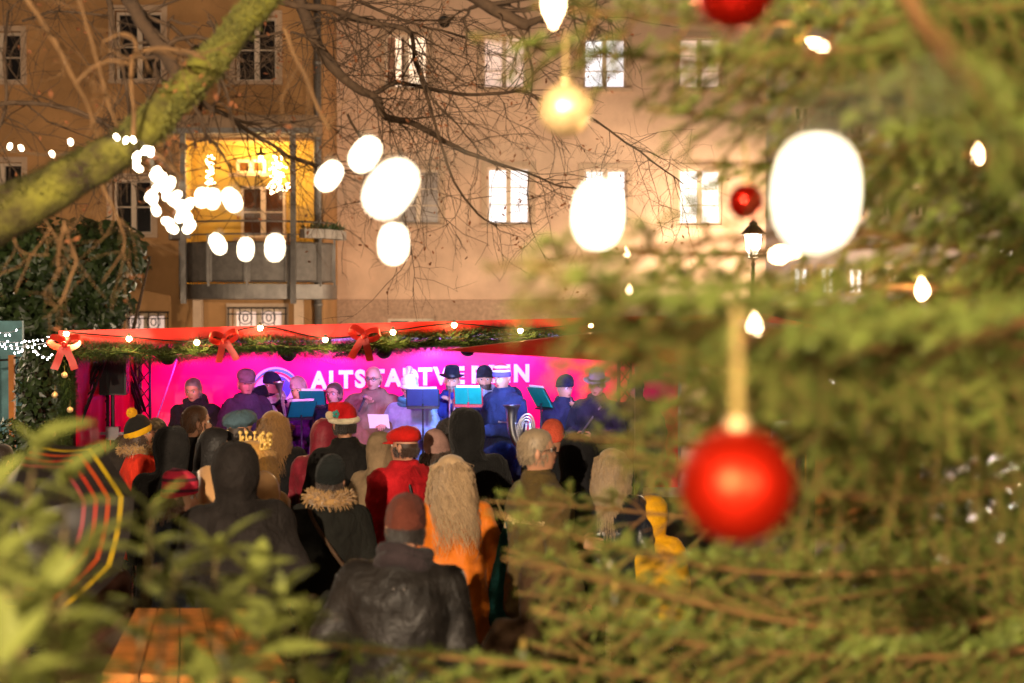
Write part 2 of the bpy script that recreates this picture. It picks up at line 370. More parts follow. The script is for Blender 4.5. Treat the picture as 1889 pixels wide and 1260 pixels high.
# curved balcony
bc = empty('balcony', (0, 0, 0), parent=old)
BXc = (lx(318) + lx(612)) / 2 * .966; BR = (P(612, 0, 26.7).x - P(318, 0, 26.7).x) / 2
def arc(t, r=1., dz=0): a = math.radians(180 + t); return (BXc + BR * r * math.cos(a), -.35 + BR * .72 * r * math.sin(a) - 0.02, dz)
bz = lambda y: P(944, y, 26.5).z
n = 40; m_panel = M('grey_balcony_panel', '#5d5650', .6, metal=.2, var=.25, vs=9, bump=.5, bs=120)
fl = MB(); fl.rings([[arc(180 * i / n, r, z) for i in range(n + 1)] + [(BXc + BR * r, 0, z), (BXc - BR * r, 0, z)] for r, z in ((.96, bz(552)), (1.0, bz(551)), (1.0, bz(524)), (.96, bz(523)))])
fl.build('floor_slab', m_zinc, bc)
K = 6
for k in range(K):
    a0, a1 = 180 * k / K + 1.6, 180 * (k + 1) / K - 1.6
    p = MB(); p.rings([[arc(a0 + (a1 - a0) * i / 8, r, z) for i in range(9)] for r, z in ((.975, bz(520)), (.975, bz(446)))], False)
    p.rings([[arc(a0 + (a1 - a0) * i / 8, r, z) for i in range(9)] for r, z in ((.965, bz(446)), (.965, bz(520)))], False)
    po = p.build('railing_panel', m_panel, bc)
    fr = MB()
    for z in (bz(519), bz(447)): fr.tube([arc(a0 + (a1 - a0) * i / 8, .985, z) for i in range(9)], .018, 4)
    for a in (a0, a1): fr.bar(arc(a, .985, bz(520)), arc(a, .985, bz(446)), .018)
    fr.build('panel_frame', m_zinc, po)
for k in range(K + 1):
    p = MB(); p.bar(arc(180 * k / K, 1.0, bz(528)), arc(180 * k / K, 1.0, bz(432)), .022); p.build('railing_post', m_zinc, bc)
rl = MB(); rl.tube([arc(180 * i / n, 1.0, bz(408)) for i in range(n + 1)], .02, 6); rl.tube([arc(180 * i / n, 1.0, bz(432)) for i in range(n + 1)], .016, 6); rl.build('handrail', m_zinc, bc, True)
for x, t in ((337, 28), (540, 152)):
    xx = P(x, 0, 26.5).x; p = MB(); p.bar((xx, -1.35, bz(560)), (xx, -1.35, lz(256)), .048); p.lathe([(.075, -.04), (.075, .04)], (xx, -1.35, lz(285)), 8); p.build('column', m_zinc, bc)
for t in (12, 30, 140, 158, 172):
    c = Vector(arc(t, 1.06, bz(430))); a = math.radians(180 + t); tx = Vector((-math.sin(a), math.cos(a) * .72, 0)).normalized(); ny = Vector((tx.y, -tx.x, 0))
    p = MB(); p.obox(c, tx * .28, ny * .09, Vector((0, 0, .085))); po = p.build('flower_box', M('flower_box_grey', '#8a8178', .8, var=.2), bc)
    V, F = [], []
    for i in range(70):
        b = c + tx * R.uniform(-.27, .27) + ny * R.uniform(-.08, .08) + Vector((0, 0, .08)); dv = Vector((R.uniform(-1, 1), R.uniform(-1, 1), R.uniform(.4, 1.2))).normalized() * R.uniform(.1, .24)
        s = Vector((R.uniform(-1, 1), R.uniform(-1, 1), 0)).normalized() * .014; q = len(V); V += [b, b + dv * .5 + s, b + dv, b + dv * .5 - s]; F.append((q, q + 1, q + 2, q + 3))
    npmesh('plants', [tuple(v) for v in V], F, m_ivy, po, False, 'stuff')
for x in (372, 556): p = MB(); p.box((lx(x) - .08, -.42, 0), (lx(x) + .08, -.22, bz(552) - .003)); p.build('support_pier', m_trim, bc)
lb = empty('wall_lamp', (lx(470), DL + .75, BZ1 - .25), 'small yellow lamp under the ceiling of the balcony recess', 'lamp')
p = MB(); p.lathe([(.02, .2), (.03, .1), (.09, .06), (.09, .03)]); p.build('lamp_holder', m_iron, lb, True)
p = MB(); p.ball((0, 0, -.02), .05, 10, 8); p.build('bulb', M('yellow_bulb', (1, .8, .2), .4, var=0, emit=(1, .72, .12), es=25), lb, True)
point('lamp_light', (0, 0, -.1), (1, .74, .25), 30, lb, .05)

# far building on the right
far = empty('far_building', (0, 44, 0), 'pale far building with small lit windows at the right behind the market stalls', 'building')
fx = lambda x: P(x, 570, 44).x
fz = lambda y: P(944, y, 44).z
fw = [(fx(c - 14), fx(c + 14), fz(541), fz(494)) for c in (1479, 1528, 1580, 1640, 1700)] + [(fx(c - 14), fx(c + 14), fz(400), fz(345)) for c in (1479, 1528, 1580, 1640, 1700)] + [(fx(c - 14), fx(c + 14), fz(250), fz(195)) for c in (1479, 1528, 1580, 1640, 1700)]
wb = MB(); wall_holes(wb, fx(1380), fx(2300), -.1, 13, 0, fw); wb.build('wall', M('pinkish_plaster', '#a08f8a', .9, var=.1, vs=.8), far)
for i, w in enumerate(fw): window(far, *w, 0, m_glass_lit if i < 3 else m_glass_dark, 2, True, .18)
rf = MB(); rf.box((fx(1380) - .3, -.4, 13.01), (fx(2300), 8, 13.3)); rf.build('roof', m_zinc, far)
sg = MB(); c = P(1434, 563, 44); sg.box((c.x - .26, -.06, c.z - .1), (c.x + .26, -.004, c.z + .1)); so = sg.build('house_number_board', m_trim, far)

# ------------------------------------------------------------------ lamps of the square, and lamps added to light the facades
m_opal = bpy.data.materials.new('opal_glass'); m_opal.use_nodes = True
_n = m_opal.node_tree.nodes; _l = m_opal.node_tree.links; _n.remove(_n['Principled BSDF'])
_t = _n.new('ShaderNodeBsdfTransparent'); _e = _n.new('ShaderNodeEmission'); _x = _n.new('ShaderNodeMixShader')
_e.inputs[0].default_value = (1, .80, .55, 1); _e.inputs[1].default_value = 12; _x.inputs[0].default_value = .5
_l.new(_t.outputs[0], _x.inputs[1]); _l.new(_e.outputs[0], _x.inputs[2]); _l.new(_x.outputs[0], _n['Material Output'].inputs[0])
def lantern(loc, h, watts, label, rot=0):
    r = empty('street_lantern', loc, label, 'street lamp', 'old-style lanterns of the square', rot)
    p = MB(); p.lathe([(.13, 0), (.13, .1), (.09, .16), (.08, .7), (.055, .8), (.045, 1.6), (.038, h - .55), (.05, h - .5), (.03, h - .45), (.03, h - .38)], n=12); p.build('post', m_iron, r, True)
    p = MB()
    for k in range(4):
        a = math.pi / 4 + k * math.pi / 2; p.bar((.09 * math.cos(a), .09 * math.sin(a), h - .38), (.19 * math.cos(a), .19 * math.sin(a), h + .06), .011)
    p.lathe([(.07, h - .40), (.1, h - .38), (.1, h - .37)], n=4); p.build('cage', m_iron, r)
    p = MB(); p.lathe([(.245, h + .06), (.25, h + .075), (.14, h + .2), (.075, h + .25), (.08, h + .29), (.03, h + .33), (.012, h + .40)], n=8); p.build('cap', m_iron, r)
    gl = m_opal
    for k in range(4):
        a = k * math.pi / 2; c0, s0 = math.cos(a), math.sin(a); q = []
        for rr, z in ((.062, h - .37), (.128, h + .05)):
            for t in (-1, 1): q.append((rr * c0 - t * rr * .93 * s0, rr * s0 + t * rr * .93 * c0, z))
        p = MB(); p.add([q[0], q[1], q[3], q[2]], [(0, 1, 2, 3)]); p.build('pane', gl, r)
    point('lantern_light', (0, 0, h - .15), WARM, watts, r, .06)
    return r
lantern(P(1391, 0, 27.3).xy.to_3d(), 3.78, 1100, 'lit iron street lantern with pointed cap under the small red bauble', .3)
lantern((-2.3, -4.4, 0), 4.1, 8600, 'street lantern standing left behind the viewer')
lantern((2.4, -5.5, 0), 3.9, 3400, 'street lantern standing right behind the viewer')
lantern((-9.5, 15.5, 0), 3.9, 500, 'added lantern lighting the facade from off to the left of the stage')  # out-of-view lantern added for general light on the facade
def fill_globe_lamp(loc, watts, label):  # unseen lamps added behind the tent to brighten the house front
    r = empty('fill_globe_lamp', loc, label, 'added lamp', 'added globe lamps lighting the house front')
    p = MB(); p.lathe([(.1, 0), (.1, .05), (.035, .1), (.035, 1.5), (.07, 1.53), (.07, 1.56)], n=12); p.build('post', m_iron, r, True)
    p = MB(); p.ball((0, 0, 1.68), .13, 14, 10); p.build('globe', m_opal, r, True)
    point('fill_globe_light', (0, 0, 1.68), WARM, watts, r, .06)
lantern((P(1860, 0, 37).x, 37, 0), 3.9, 5200, 'added lantern lighting the far building, hidden behind the fir')  # unseen lantern added to light the far building
fill_globe_lamp((-2.0, 24.0, 0), 500, 'added globe lamp lighting the facade from behind the middle of the tent')
fill_globe_lamp((1.6, 24.2, 0), 640, 'low globe lamp behind the right end of the stage tent')
fill_globe_lamp((-6.6, 22.5, 0), 160, 'low globe lamp behind the left end of the stage tent')
# ------------------------------------------------------------------ stage tent
FA, FB = P(108, 610, 11.6), P(1330, 580, 12.5)
FH = .125
tent = empty('stage_tent', (0, 14, 0), 'red stage tent with flat roof and orange-red fascia over the musicians', 'tent')
def T(p): return Vector(p) - Vector((0, 14, 0))
BL, BR_ = Vector((P(250, 0, 15.6).x, 15.6, 0)), Vector((P(1260, 0, 16.3).x, 16.3, 0))
nv = (FB - FA).normalized(); up = Vector((0, 0, 1))
f = MB(); K = 24
for side, off in ((0, 0), (1, .02)):
    RG = [[], []]
    for i in range(K + 1):
        p = FA.lerp(FB, i / K) + Vector((0, off, 0)); w = .006 * math.sin(i * 1.7) + .004 * math.sin(i * 3.9)
        RG[0].append(T(p + Vector((0, w, -FH + .012 * math.sin(i * 1.3))))); RG[1].append(T(p))
    f.rings(RG, False)
f.build('fascia', m_red, tent, True)
rf = MB(); pts = [FA, FB, Vector((BR_.x, BR_.y, 2.30)), Vector((BL.x, BL.y, 2.16))]
rf.ext([T(p - Vector((0, -.03, .01))) for p in pts], (0, 0, 0), (0, 0, -.02)); rf.build('roof_sheet', m_red, tent)
m_lav = M('white_tarpaulin', '#b9b0b8', .6, var=.08, bump=.3, bs=5)
bw = MB(); bw.ext([T((BL.x, BL.y + .05, .12)), T((BR_.x, BR_.y + .05, .12)), T((BR_.x, BR_.y + .05, 2.27)), T((BL.x, BL.y + .05, 2.13))], (0, 0, 0), (0, .02, 0)); bw.build('back_wall', m_lav, tent)
m_crim = M('crimson_tarpaulin', '#e00438', .42, var=.08, vs=2, bump=.35, bs=5, spec=.25)
sw = MB(); n = 26; RG = [[], []]
S0, S1 = P(134, 0, 11.75), BL
for i in range(n + 1):
    p = Vector((S0.x, S0.y, 0)).lerp(Vector((S1.x, S1.y, 0)), i / n); wv = .02 * math.sin(i * 1.9)
    RG[0].append(T((p.x + wv, p.y, .02))); RG[1].append(T((p.x + wv * .4, p.y, 2.14)))
sw.rings(RG, False); sw.build('side_wall', m_crim, tent, True)
def truss(a, b, w=.09):
    a, b = Vector(a), Vector(b); t = MB(); d = (b - a).normalized(); u = Vector((1, 0, 0)) if abs(d.x) < .8 else Vector((0, 0, 1)); x = (u - d * u.dot(d)).normalized(); y = d.cross(x); L = (b - a).length
    off = [x * w * math.cos(k * 2.094) + y * w * math.sin(k * 2.094) for k in range(3)]
    for o in off: t.tube([T(a + o), T(b + o)], .016, 6)
    k = max(3, int(L / .16))
    for i in range(k):
        for j in range(3):
            t.tube([T(a + d * L * i / k + off[j]), T(a + d * L * (i + 1) / k + off[(j + 1) % 3])], .008, 4)
    return t
m_tr = M('dark_truss', '#2a2426', .45, metal=.6, var=.2)
for x, d in ((176, 13.3), (257, 15.35), (1150, 15.9)):
    p = P(x, 0, d); truss((p.x, p.y, .02), (p.x, p.y, 2.1)).build('truss_post', m_tr, tent, True)
a, b = P(196, 640, 12.8), P(132, 800, 12.0); truss(a, b, .04).build('diagonal_brace', m_tr, tent, True)
a, b = P(222, 640, 15.0), P(262, 760, 15.2); truss(a, b, .035).build('diagonal_brace', m_tr, tent, True)
fp = MB(); p = P(122, 0, 11.75); fp.bar(T((p.x, p.y, 0)), T((p.x, p.y, 2.12)), .04); fp.build('corner_post', m_tr, tent)
fp = MB(); p = P(1320, 0, 12.5); fp.bar(T((p.x, p.y, 0)), T((p.x, p.y, 2.2)), .04); fp.build('corner_post', m_tr, tent)
# front rail carrying the lamps
fr = MB(); fr.tube([T(FA + Vector((0, .25, -.2))), T(FB + Vector((0, .25, -.2)))], .025, 8); fr.build('front_rail', m_tr, tent, True)
# strap
st = MB(); st.tube([T(P(331, 648, 15.3)), T(P(318, 690, 15.3)), T(P(290, 770, 15.3))], .007, 5); st.build('guy_strap', M('lilac_strap', '#9a80b8', .6, var=.1), tent)

# platform of boards
plat = empty('stage_platform', (0, 14, 0), 'low stage platform of dark boards under the musicians', 'stage')
x0, x1 = BL.x + .1, 2.2
fr = MB(); fr.box((x0 + .05, -.88, .0), (x1 - .05, 1.7, .085)); fr.build('frame', m_black, plat)
for i in range(13):
    p = MB(); y = -.95 + i * .205; p.box((x0, y, .088), (x1, y + .197, .12 + R.uniform(-.002, .002))); p.build('plank', m_deck, plat)

# banner with lettering and round sign
def BP(x, y):      # point on the banner plane seen at photo pixel x,y
    t0 = P(x, y, 1); k = (t0 - Vector((0, 0, CAMZ))); A = BL; D = (BR_ - BL)
    nrm = Vector((-D.y, D.x, 0)).normalized(); s = (A - Vector((0, 0, CAMZ))).dot(nrm) / k.dot(nrm); return Vector((0, 0, CAMZ)) + k * s
bd = (BR_ - BL).normalized(); bn = Vector((bd.y, -bd.x, 0))     # bn points to the camera
ban = empty('banner', tuple(BP(620, 740)), 'crimson vinyl banner with white capital lettering behind the band', 'banner')
def B(p): return Vector(p) - ban.location
nx, nz = 90, 26; V = []; F = []
L = (BR_ - BL).length
for i in range(nx + 1):
    for j in range(nz + 1):
        s = i / nx; z = .3 + 1.74 * j / nz + .06 * s; p = BL + bd * (.05 + s * (L - .1)) + Vector((0, 0, z))
        w = .010 * noise.noise((s * 14, z * 1.2, 0)) + .014 * max(0, noise.noise((s * 9 + 5, z * 4, 3))) * (z - .6)
        V.append(tuple(B(p + bn * (.02 + w)))); 
for i in range(nx):
    for j in range(nz): a = i * (nz + 1) + j; F.append((a, a + nz + 1, a + nz + 2, a + 1))
m_ban = M('crimson_vinyl', '#ee0058', .36, var=.05, vs=2, bump=.45, bs=7, spec=.22)
npmesh('sheet', V, F, m_ban, ban)
rotb = math.atan2(bd.y, bd.x)
xs = [(575, 'A'), (606, 'L'), (626, 'T'), (655, 'S'), (684, 'T'), (712, 'A'), (742, 'D'), (772, 'T'), (801, 'V'), (836, 'E'), (868, 'R'), (900, 'E'), (932, 'I'), (946, 'N')]
for x, c in xs:
    base = BP(x, 716 - (x - 575) * .036)
    o = text_mesh(c, .262, m_white, 'letter', ban, bold=.012); o.rotation_euler = (math.pi / 2, 0, rotb); o.location = B(base + bn * .048); o.scale = (.92, 1, 1)
# round sign: green and red arcs around a blue ball
m_sg, m_sr, m_sb, m_sw = M('sign_green', '#2f8f7a', .4), M('sign_red', '#d8203c', .4), M('sign_blue', '#2438c0', .4, c2='#3a64e0', vs=3), M('sign_sky', '#a8c8f0', .4, c2='#d8e6f8', vs=2)
sc = BP(508, 722)
def disc(name, dx, dz, r, off, mat, sx=1.):
    d_ = MB(); c = sc + bd * dx + Vector((0, 0, dz)) + bn * off
    d_.add([B(c + bd * r * sx * math.cos(k / 40 * 2 * math.pi) + Vector((0, 0, r * math.sin(k / 40 * 2 * math.pi)))) for k in range(40)], [tuple(range(40))]); d_.build(name, mat, ban)
r0 = PX(45, 15.8)
disc('sign_ring', 0, 0, r0, .044, m_sw); disc('sign_arc', .01, -.01, r0 * .97, .048, m_sg); disc('sign_arc', .0, -.025, r0 * .9, .052, m_sr); disc('sign_field', -.012, -.03, r0 * .84, .056, m_sw); disc('sign_ball', .03, .035, r0 * .52, .060, m_sb)

# PA speaker on its pole
sp = P(203, 0, 13.1)
spk = empty('loudspeaker', (sp.x, sp.y, 0), 'tall black loudspeaker on a pole inside the left end of the red tent', 'loudspeaker')
z0, z1 = P(0, 727, 13.1).z, P(0, 648, 13.1).z
b = MB(); b.add([(-.165, -.15, z0), (.165, -.15, z0), (.11, .17, z0), (-.11, .17, z0), (-.165, -.15, z1), (.165, -.15, z1), (.11, .17, z1), (-.11, .17, z1)], [(0, 3, 2, 1), (4, 5, 6, 7), (0, 1, 5, 4), (1, 2, 6, 5), (2, 3, 7, 6), (3, 0, 4, 7)]); b.build('cabinet', m_black, spk)
for s in (-1, 1): g_ = MB(); g_.box((s * .08 - .068, -.162, z0 + .015), (s * .08 + .068, -.152, z1 - .015)); g_.build('grille', m_mesh, spk)
p_ = MB(); p_.tube([(0, 0, .02), (0, 0, z0)], .018, 8)
for k in range(3): a = k * 2.1 + .4; p_.tube([(0, 0, .55), (.45 * math.cos(a), .45 * math.sin(a), .03)], .012, 6)
p_.build('pole', m_black, spk)
p_ = MB(); p_.box((-.05, -.06, z0 - .42), (.07, .02, z0 - .30)); p_.bar((-.12, -.03, z0 - .36), (.12, -.03, z0 - .36), .012); p_.build('clamp', m_alu, spk)

# stage spot lamps on the front rail
def spot(x, aim, col, watts, ang, blend, label, d=13.05):
    q = FA.lerp(FB, (P(x, 0, 11.9).x - FA.x) / (FB.x - FA.x)); c = Vector((q.x, q.y + .25, q.z - .24))
    r = empty('stage_spotlight', tuple(c), label, 'spotlight', 'stage spotlights on the front rail')
    dr = (Vector(aim) - c).normalized()
    h = MB(); h.lathe([(.03, -.16), (.06, -.14), (.065, .0), (.07, .04), (.062, .04), (.058, .0)], (0, 0, 0), 14, dr); h.build('housing', m_black, r, True)
    h = MB(); h.bar((0, 0, .02), (0, 0, .14), .012); h.build('bracket', m_black, r)
    h = MB(); h.lathe([(.0, .012), (.055, .012), (.055, .02), (.0, .02)], (0, 0, 0), 14, dr); h.build('lens', M('lit_lens', col, .3, var=0, emit=col, es=12), r)
    l = bpy.data.lights.new('beam', 'SPOT'); l.energy = watts; l.color = col; l.spot_size = math.radians(ang); l.spot_blend = blend; l.shadow_soft_size = .05
    o = bpy.data.objects.new('beam', l); link(o, r); o.location = dr * .06; o.rotation_euler = dr.to_track_quat('-Z', 'Y').to_euler()
VIO, PINK, BLU, MAG = (.62, .22, 1.), (1., .16, .75), (.26, .42, 1.), (1.0, .10, .5)
spot(300, BP(420, 740), MAG, 50, 62, .8, 'magenta stage spotlight at the left of the rail')
spot(520, BP(640, 730), VIO, 60, 90, .8, 'violet stage spotlight left of the middle bow')
spot(700, BP(680, 740), (.85, .2, .9), 42, 90, .8, 'pink stage spotlight above the singer')
spot(860, BP(760, 735), BLU, 150, 80, .8, 'blue stage spotlight over the hatted player')
spot(1010, BP(900, 745), BLU, 125, 80, .8, 'deep blue stage spotlight at the right of the rail')
spot(1120, BP(1040, 740), VIO, 60, 90, .8, 'pink stage spotlight at the far right of the rail')

def washer(x, watts, label, col):
    c = BP(x, 640) + bn * .62; c.z = 2.06; r = empty('wash_light', tuple(c), label, 'stage light', 'wash lights over the banner')
    dr = (BP(x + 10, 735) - c).normalized(); h = MB(); h.lathe([(.03, -.10), (.045, -.09), (.05, .02), (.044, .02), (.04, -.01)], (0, 0, 0), 12, dr); h.build('housing', m_black, r, True)
    h = MB(); h.lathe([(.0, .0), (.04, .0), (.04, .006), (.0, .006)], (0, 0, 0), 12, dr); h.build('lens', M('wash_lens', col, .3, var=0, emit=col, es=10), r)
    l = bpy.data.lights.new('beam', 'SPOT'); l.energy = watts; l.color = col; l.spot_size = math.radians(120); l.spot_blend = .9; l.shadow_soft_size = .04
    o = bpy.data.objects.new('beam', l); link(o, r); o.location = dr * .03; o.rotation_euler = dr.to_track_quat('-Z', 'Y').to_euler()
washer(340, 30, 'wash light over the left of the banner', (1, .08, .7)); washer(470, 28, 'wash light over the round sign', (1, .10, 1.)); washer(605, 44, 'wash light over the first letters', (.9, .16, 1.2)); washer(795, 50, 'wash light over the middle letters', (.8, .2, 1.4)); washer(960, 36, 'wash light over the last letters', (1, .1, .95)); washer(1090, 22, 'wash light right of the lettering', (1, .08, .4))

# ------------------------------------------------------------------ garland, bulbs, bows, baubles on the fascia
def needle_cloud(path, rad, n, ln, wd):
    path = [Vector(p) for p in path]; V = np.zeros((n * 3, 3)); m = len(path) - 1
    for i in range(n):
        t = R.random() * m; k = min(int(t), m - 1); p = path[k].lerp(path[k + 1], t - k); d = (path[k + 1] - path[k]).normalized()
        q = Vector((R.gauss(0, 1), R.gauss(0, 1), R.gauss(0, 1))); q = (q - d * q.dot(d)).normalized(); rr = rad * (.25 + .75 * R.random() ** .6) * (1 + .22 * noise.noise(p * 4))
        b = p + q * rr * .6; dr = (q + d * R.uniform(-.9, .9)).normalized() * ln * R.uniform(.6, 1.2); s = d.cross(q) * wd + d * R.uniform(-.3, .3) * wd
        V[3 * i] = b - s; V[3 * i + 1] = b + s; V[3 * i + 2] = b + dr
    return V, np.arange(n * 3).reshape(-1, 3)
gpts = [FA.lerp(FB, t) + Vector((0, -.06, -.125 - s)) for t, s in ((.02, .06), (.08, .05), (.15, .09), (.2, .06), (.25, .05), (.3, .04), (.36, .07), (.42, .09), (.46, .05), (.5, .05), (.56, .04), (.62, .02), (.68, .02), (.75, .05), (.85, .04), (.98, .05))]
gpath = smooth_path(gpts, 6)
gl = empty('fir_garland', tuple(FA), 'fir garland hanging along the front of the red tent roof', 'garland')
V, F = needle_cloud([p - FA for p in gpath], .12, 26000, .07, .004); npmesh('needles', V, F, m_garl, gl, False, 'stuff')
c_ = MB(); c_.tube([p - FA for p in gpath], .012, 6); c_.build('rope', m_stem, gl, True)
vp = smooth_path([P(126, 632, 11.65), P(120, 680, 11.65), P(124, 730, 11.68), P(118, 790, 11.65), P(112, 850, 11.62), P(108, 930, 11.6)], 6)
g2 = empty('fir_garland', tuple(vp[-1]), 'fir garland hanging down the left corner post of the tent', 'garland')
V, F = needle_cloud([p - vp[-1] for p in vp], .10, 9000, .065, .004); npmesh('needles', V, F, m_garl, g2, False, 'stuff')
c_ = MB(); c_.tube([p - vp[-1] for p in vp], .012, 6); c_.build('rope', m_stem, g2, True)
bl = empty('bulb_chain', tuple(FA), 'chain of warm round bulbs along the red tent fascia', 'light chain')
bp = [(122, 616), (238, 625), (363, 632), (480, 605), (600, 627), (725, 613), (838, 600), (960, 610), (1090, 600)]
cp = [P(x, y - 3, 11.6 + (x - 108) / 1222 * .9 - .2) - FA for x, y in bp]
cb = MB(); cb.tube(smooth_path(cp, 4), .006, 5); cb.build('cable', m_cable_b, bl)
for i, (x, y) in enumerate(bp):
    c = P(x, y, 11.6 + (x - 108) / 1222 * .9 - .21) - FA
    q = MB(); q.ball((0, 0, 0), .022, 12, 8); o = q.build('bulb', m_warmbulb, bl, True); o.location = c
    q = MB(); q.lathe([(.012, .018), (.012, .045)], n=8); s_ = q.build('socket', m_black, o)
    point('bulb_light', (0, -.035, -.01), (1, .55, .2), 4.5, o, .02)
def ribbon(mb, pts, w, wdir):
    wdir = Vector(wdir); RG = [[], []]
    for p in pts:
        p = Vector(p); RG[0].append(p - wdir * w); RG[1].append(p + wdir * w)
    mb.rings(RG, False); mb.rings([[q + Vector((0, .004, 0)) for q in r] for r in RG[::-1]], False)
def bow(c, s, label, rot=0.):
    r = empty('ribbon_bow', tuple(c), label, 'bow', 'red bows on the tent'); r.rotation_euler = (0, rot, 0); r.scale = (s, s, s)
    for sg in (-1, 1):
        m_ = MB(); pts = []
        for i in range(15):
            t = i / 14 * 2 * math.pi; pts.append((sg * (.08 - .08 * math.cos(t)), -.03 - .02 * math.sin(t), .048 * math.sin(t) + .05 * (1 - math.cos(t)) / 2))
        ribbon(m_, pts, .036, (-.25 * sg, .62, .75)); m_.build('loop', m_bow, r, True)
        m_ = MB(); ribbon(m_, [(sg * .01, -.03, -.02), (sg * .04, -.045, -.09), (sg * .07, -.03, -.16), (sg * .10, -.045, -.24)], .035, (1, .1, .25 * sg)); m_.build('tail', m_bow, r, True)
    m_ = MB(); m_.ball((0, -.04, 0), (.032, .028, .034), 10, 8); m_.build('knot', m_bow, r, True)
bow(P(121, 636, 11.35), .82, 'orange-red ribbon bow at the left corner of the tent')
bow(P(415, 626, 11.6), .75, 'red ribbon bow above the grey-haired man in the dark coat', -.15)
bow(P(672, 620, 11.8), .82, 'red ribbon bow above the singer with the microphone', .15)
def bauble(c, r, mat, label, group=None, loop=.0, rib=None, parts_n=28):
    o = empty('bauble', tuple(c), label, 'bauble', group)
    b = MB(); b.ball((0, 0, 0), r, parts_n, parts_n // 2 + 4); b.build('ball', mat, o, True)
    b = MB(); b.lathe([(r * .2, r * .97), (r * .2, r * 1.14), (r * .12, r * 1.17), (r * .02, r * 1.18)], n=12); b.build('cap', m_gold, o, True)
    if loop > 0:
        b = MB(); w = rib or .004
        b.add([(-w, 0, r * 1.1), (w, 0, r * 1.1), (w * .8, .004, r * 1.1 + loop), (-w * .8, .004, r * 1.1 + loop)], [(0, 1, 2, 3)]); b.add([(-w, .002, r * 1.1), (w, .002, r * 1.1), (w * .8, .006, r * 1.1 + loop), (-w * .8, .006, r * 1.1 + loop)], [(3, 2, 1, 0)])
        b.build('ribbon', m_goldrib, o)
    return o
for i, (x, y) in enumerate(((119, 692), (101, 729), (129, 756), (98, 800), (101, 837))):
    bauble(P(x, y, 11.48), .026, m_gold, ['top', 'second', 'third', 'fourth', 'lowest'][i] + ' small gold bauble on the garland down the tent corner', 'gold baubles on the corner garland', .05, .002, 14)

# neighbouring stalls on the right
aw = empty('market_stall', (P(1180, 0, 11.4).x, 11.4, 0), 'red-roofed market stall whose pointed roof corner juts in front of the tent', 'market stall')
def A_(p): return Vector(p) - aw.location
tip = P(812, 646, 10.2); r1 = P(1080, 673, 10.4); r2 = P(1500, 600, 10.6); pk = P(1240, 600, 11.6); bk = P(1300, 610, 13.0)
a_ = MB(); a_.add([A_(tip), A_(P(1500, 690, 10.9)), A_(P(1560, 612, 12.4)), A_(P(1330, 584, 13.0)), A_(pk)], [(0, 1, 4), (1, 2, 4), (2, 3, 4), (3, 0, 4)])
a_.build('roof', m_red, aw)
for x, d in ((1180, 10.9), (1480, 11.0), (1500, 12.3), (1320, 12.8)):
    q = MB(); p = P(x, 0, d); q.bar(A_((p.x, p.y, 0)), A_((p.x, p.y, 1.98)), .03); q.build('post', m_tr, aw)
q = MB(); p = P(1330, 0, 11.0); q.obox(A_((p.x, p.y, .5)), (.62, 0, 0), (0, .3, 0), (0, 0, .5)); q.build('counter', m_deck, aw)
ms = empty('market_stall', (P(1510, 0, 17).x, 17, 0), 'dark-roofed market stall with a red awning and white lit goods behind the fir', 'market stall')
q = MB(); zt = P(0, 568, 17).z; q.add([(-.75, -.9, zt - .02), (.7, -.9, zt), (1.0, -1.4, zt - .28), (-.95, -1.4, zt - .28), (-.75, 1.2, zt + .02), (.7, 1.2, zt + .02)], [(0, 1, 5, 4), (3, 2, 1, 0), (3, 0, 4), (2, 5, 1)]); q.build('roof', M('dark_green_roof', '#22312f', .6, var=.2), ms)
q = MB(); q.add([(-.9, -1.42, zt - .06), (.1, -1.5, zt - .3), (.1, -1.5, zt - .42), (-.9, -1.42, zt - .3)], [(0, 1, 2, 3)]); q.build('awning', m_red, ms)
for sx in (-.85, .85):
    for sy in (-1.2, 1.1): q = MB(); q.bar((sx, sy, 0), (sx, sy, zt - .25), .035); q.build('post', m_wood, ms)
q = MB(); q.box((-.85, -1.2, 0), (.85, -.7, .95)); q.build('counter', m_wood, ms)
for i in range(4): q = MB(); q.box((-.7 + i * .36, -1.05, .953), (-.45 + i * .36, -.85, 1.15 + .05 * (i % 2))); q.build('goods', m_paper, ms)
q = MB(); q.ball((0, -.9, 1.62), .05, 10, 8); q.build('bulb', m_ledw, ms, True); point('stall_light', (0, -1.0, 1.5), (1, .85, .75), 25, ms)
q = MB(); q.box((-.9, 1.12, 0), (.9, 1.15, zt - .1)); q.build('back_panel', m_wood, ms)

# ------------------------------------------------------------------ ivy, gate, tiny light chain at the far left
def leaf_cloud(blobs, n, size, mat, name, parent, org):
    V, F = [], []; tot = sum(b[3][0] * b[3][2] for b in blobs)
    org = Vector(org)
    for bx, by, d, r in blobs:
        c = P(bx, by, d) - org; k = int(n * r[0] * r[2] / tot)
        for i in range(k):
            q = Vector((R.gauss(0, 1), R.gauss(0, 1), R.gauss(0, 1))).normalized(); rr = (.55 + .5 * R.random() ** .5) * (1 + .25 * noise.noise(q * 2.2 + c))
            p = c + Vector((q.x * r[0] * rr, q.y * r[1] * rr, q.z * r[2] * rr))
            nn = (q + Vector((R.uniform(-.7, .7), R.uniform(-.7, .7) - .4, R.uniform(-.4, .8)))).normalized(); a = nn.orthogonal().normalized(); a.rotate(Matrix.Rotation(R.random() * 6.28, 3, nn)); b = nn.cross(a)
            s = size * R.uniform(.6, 1.25); m = len(V)
            V += [p - a * s * .5, p + b * s * .42 - nn * s * .08, p + a * s * .7, p - b * s * .42 - nn * s * .08]; F.append((m, m + 1, m + 2, m + 3))
    return npmesh(name, [tuple(v) for v in V], F, mat, parent, False, 'stuff')
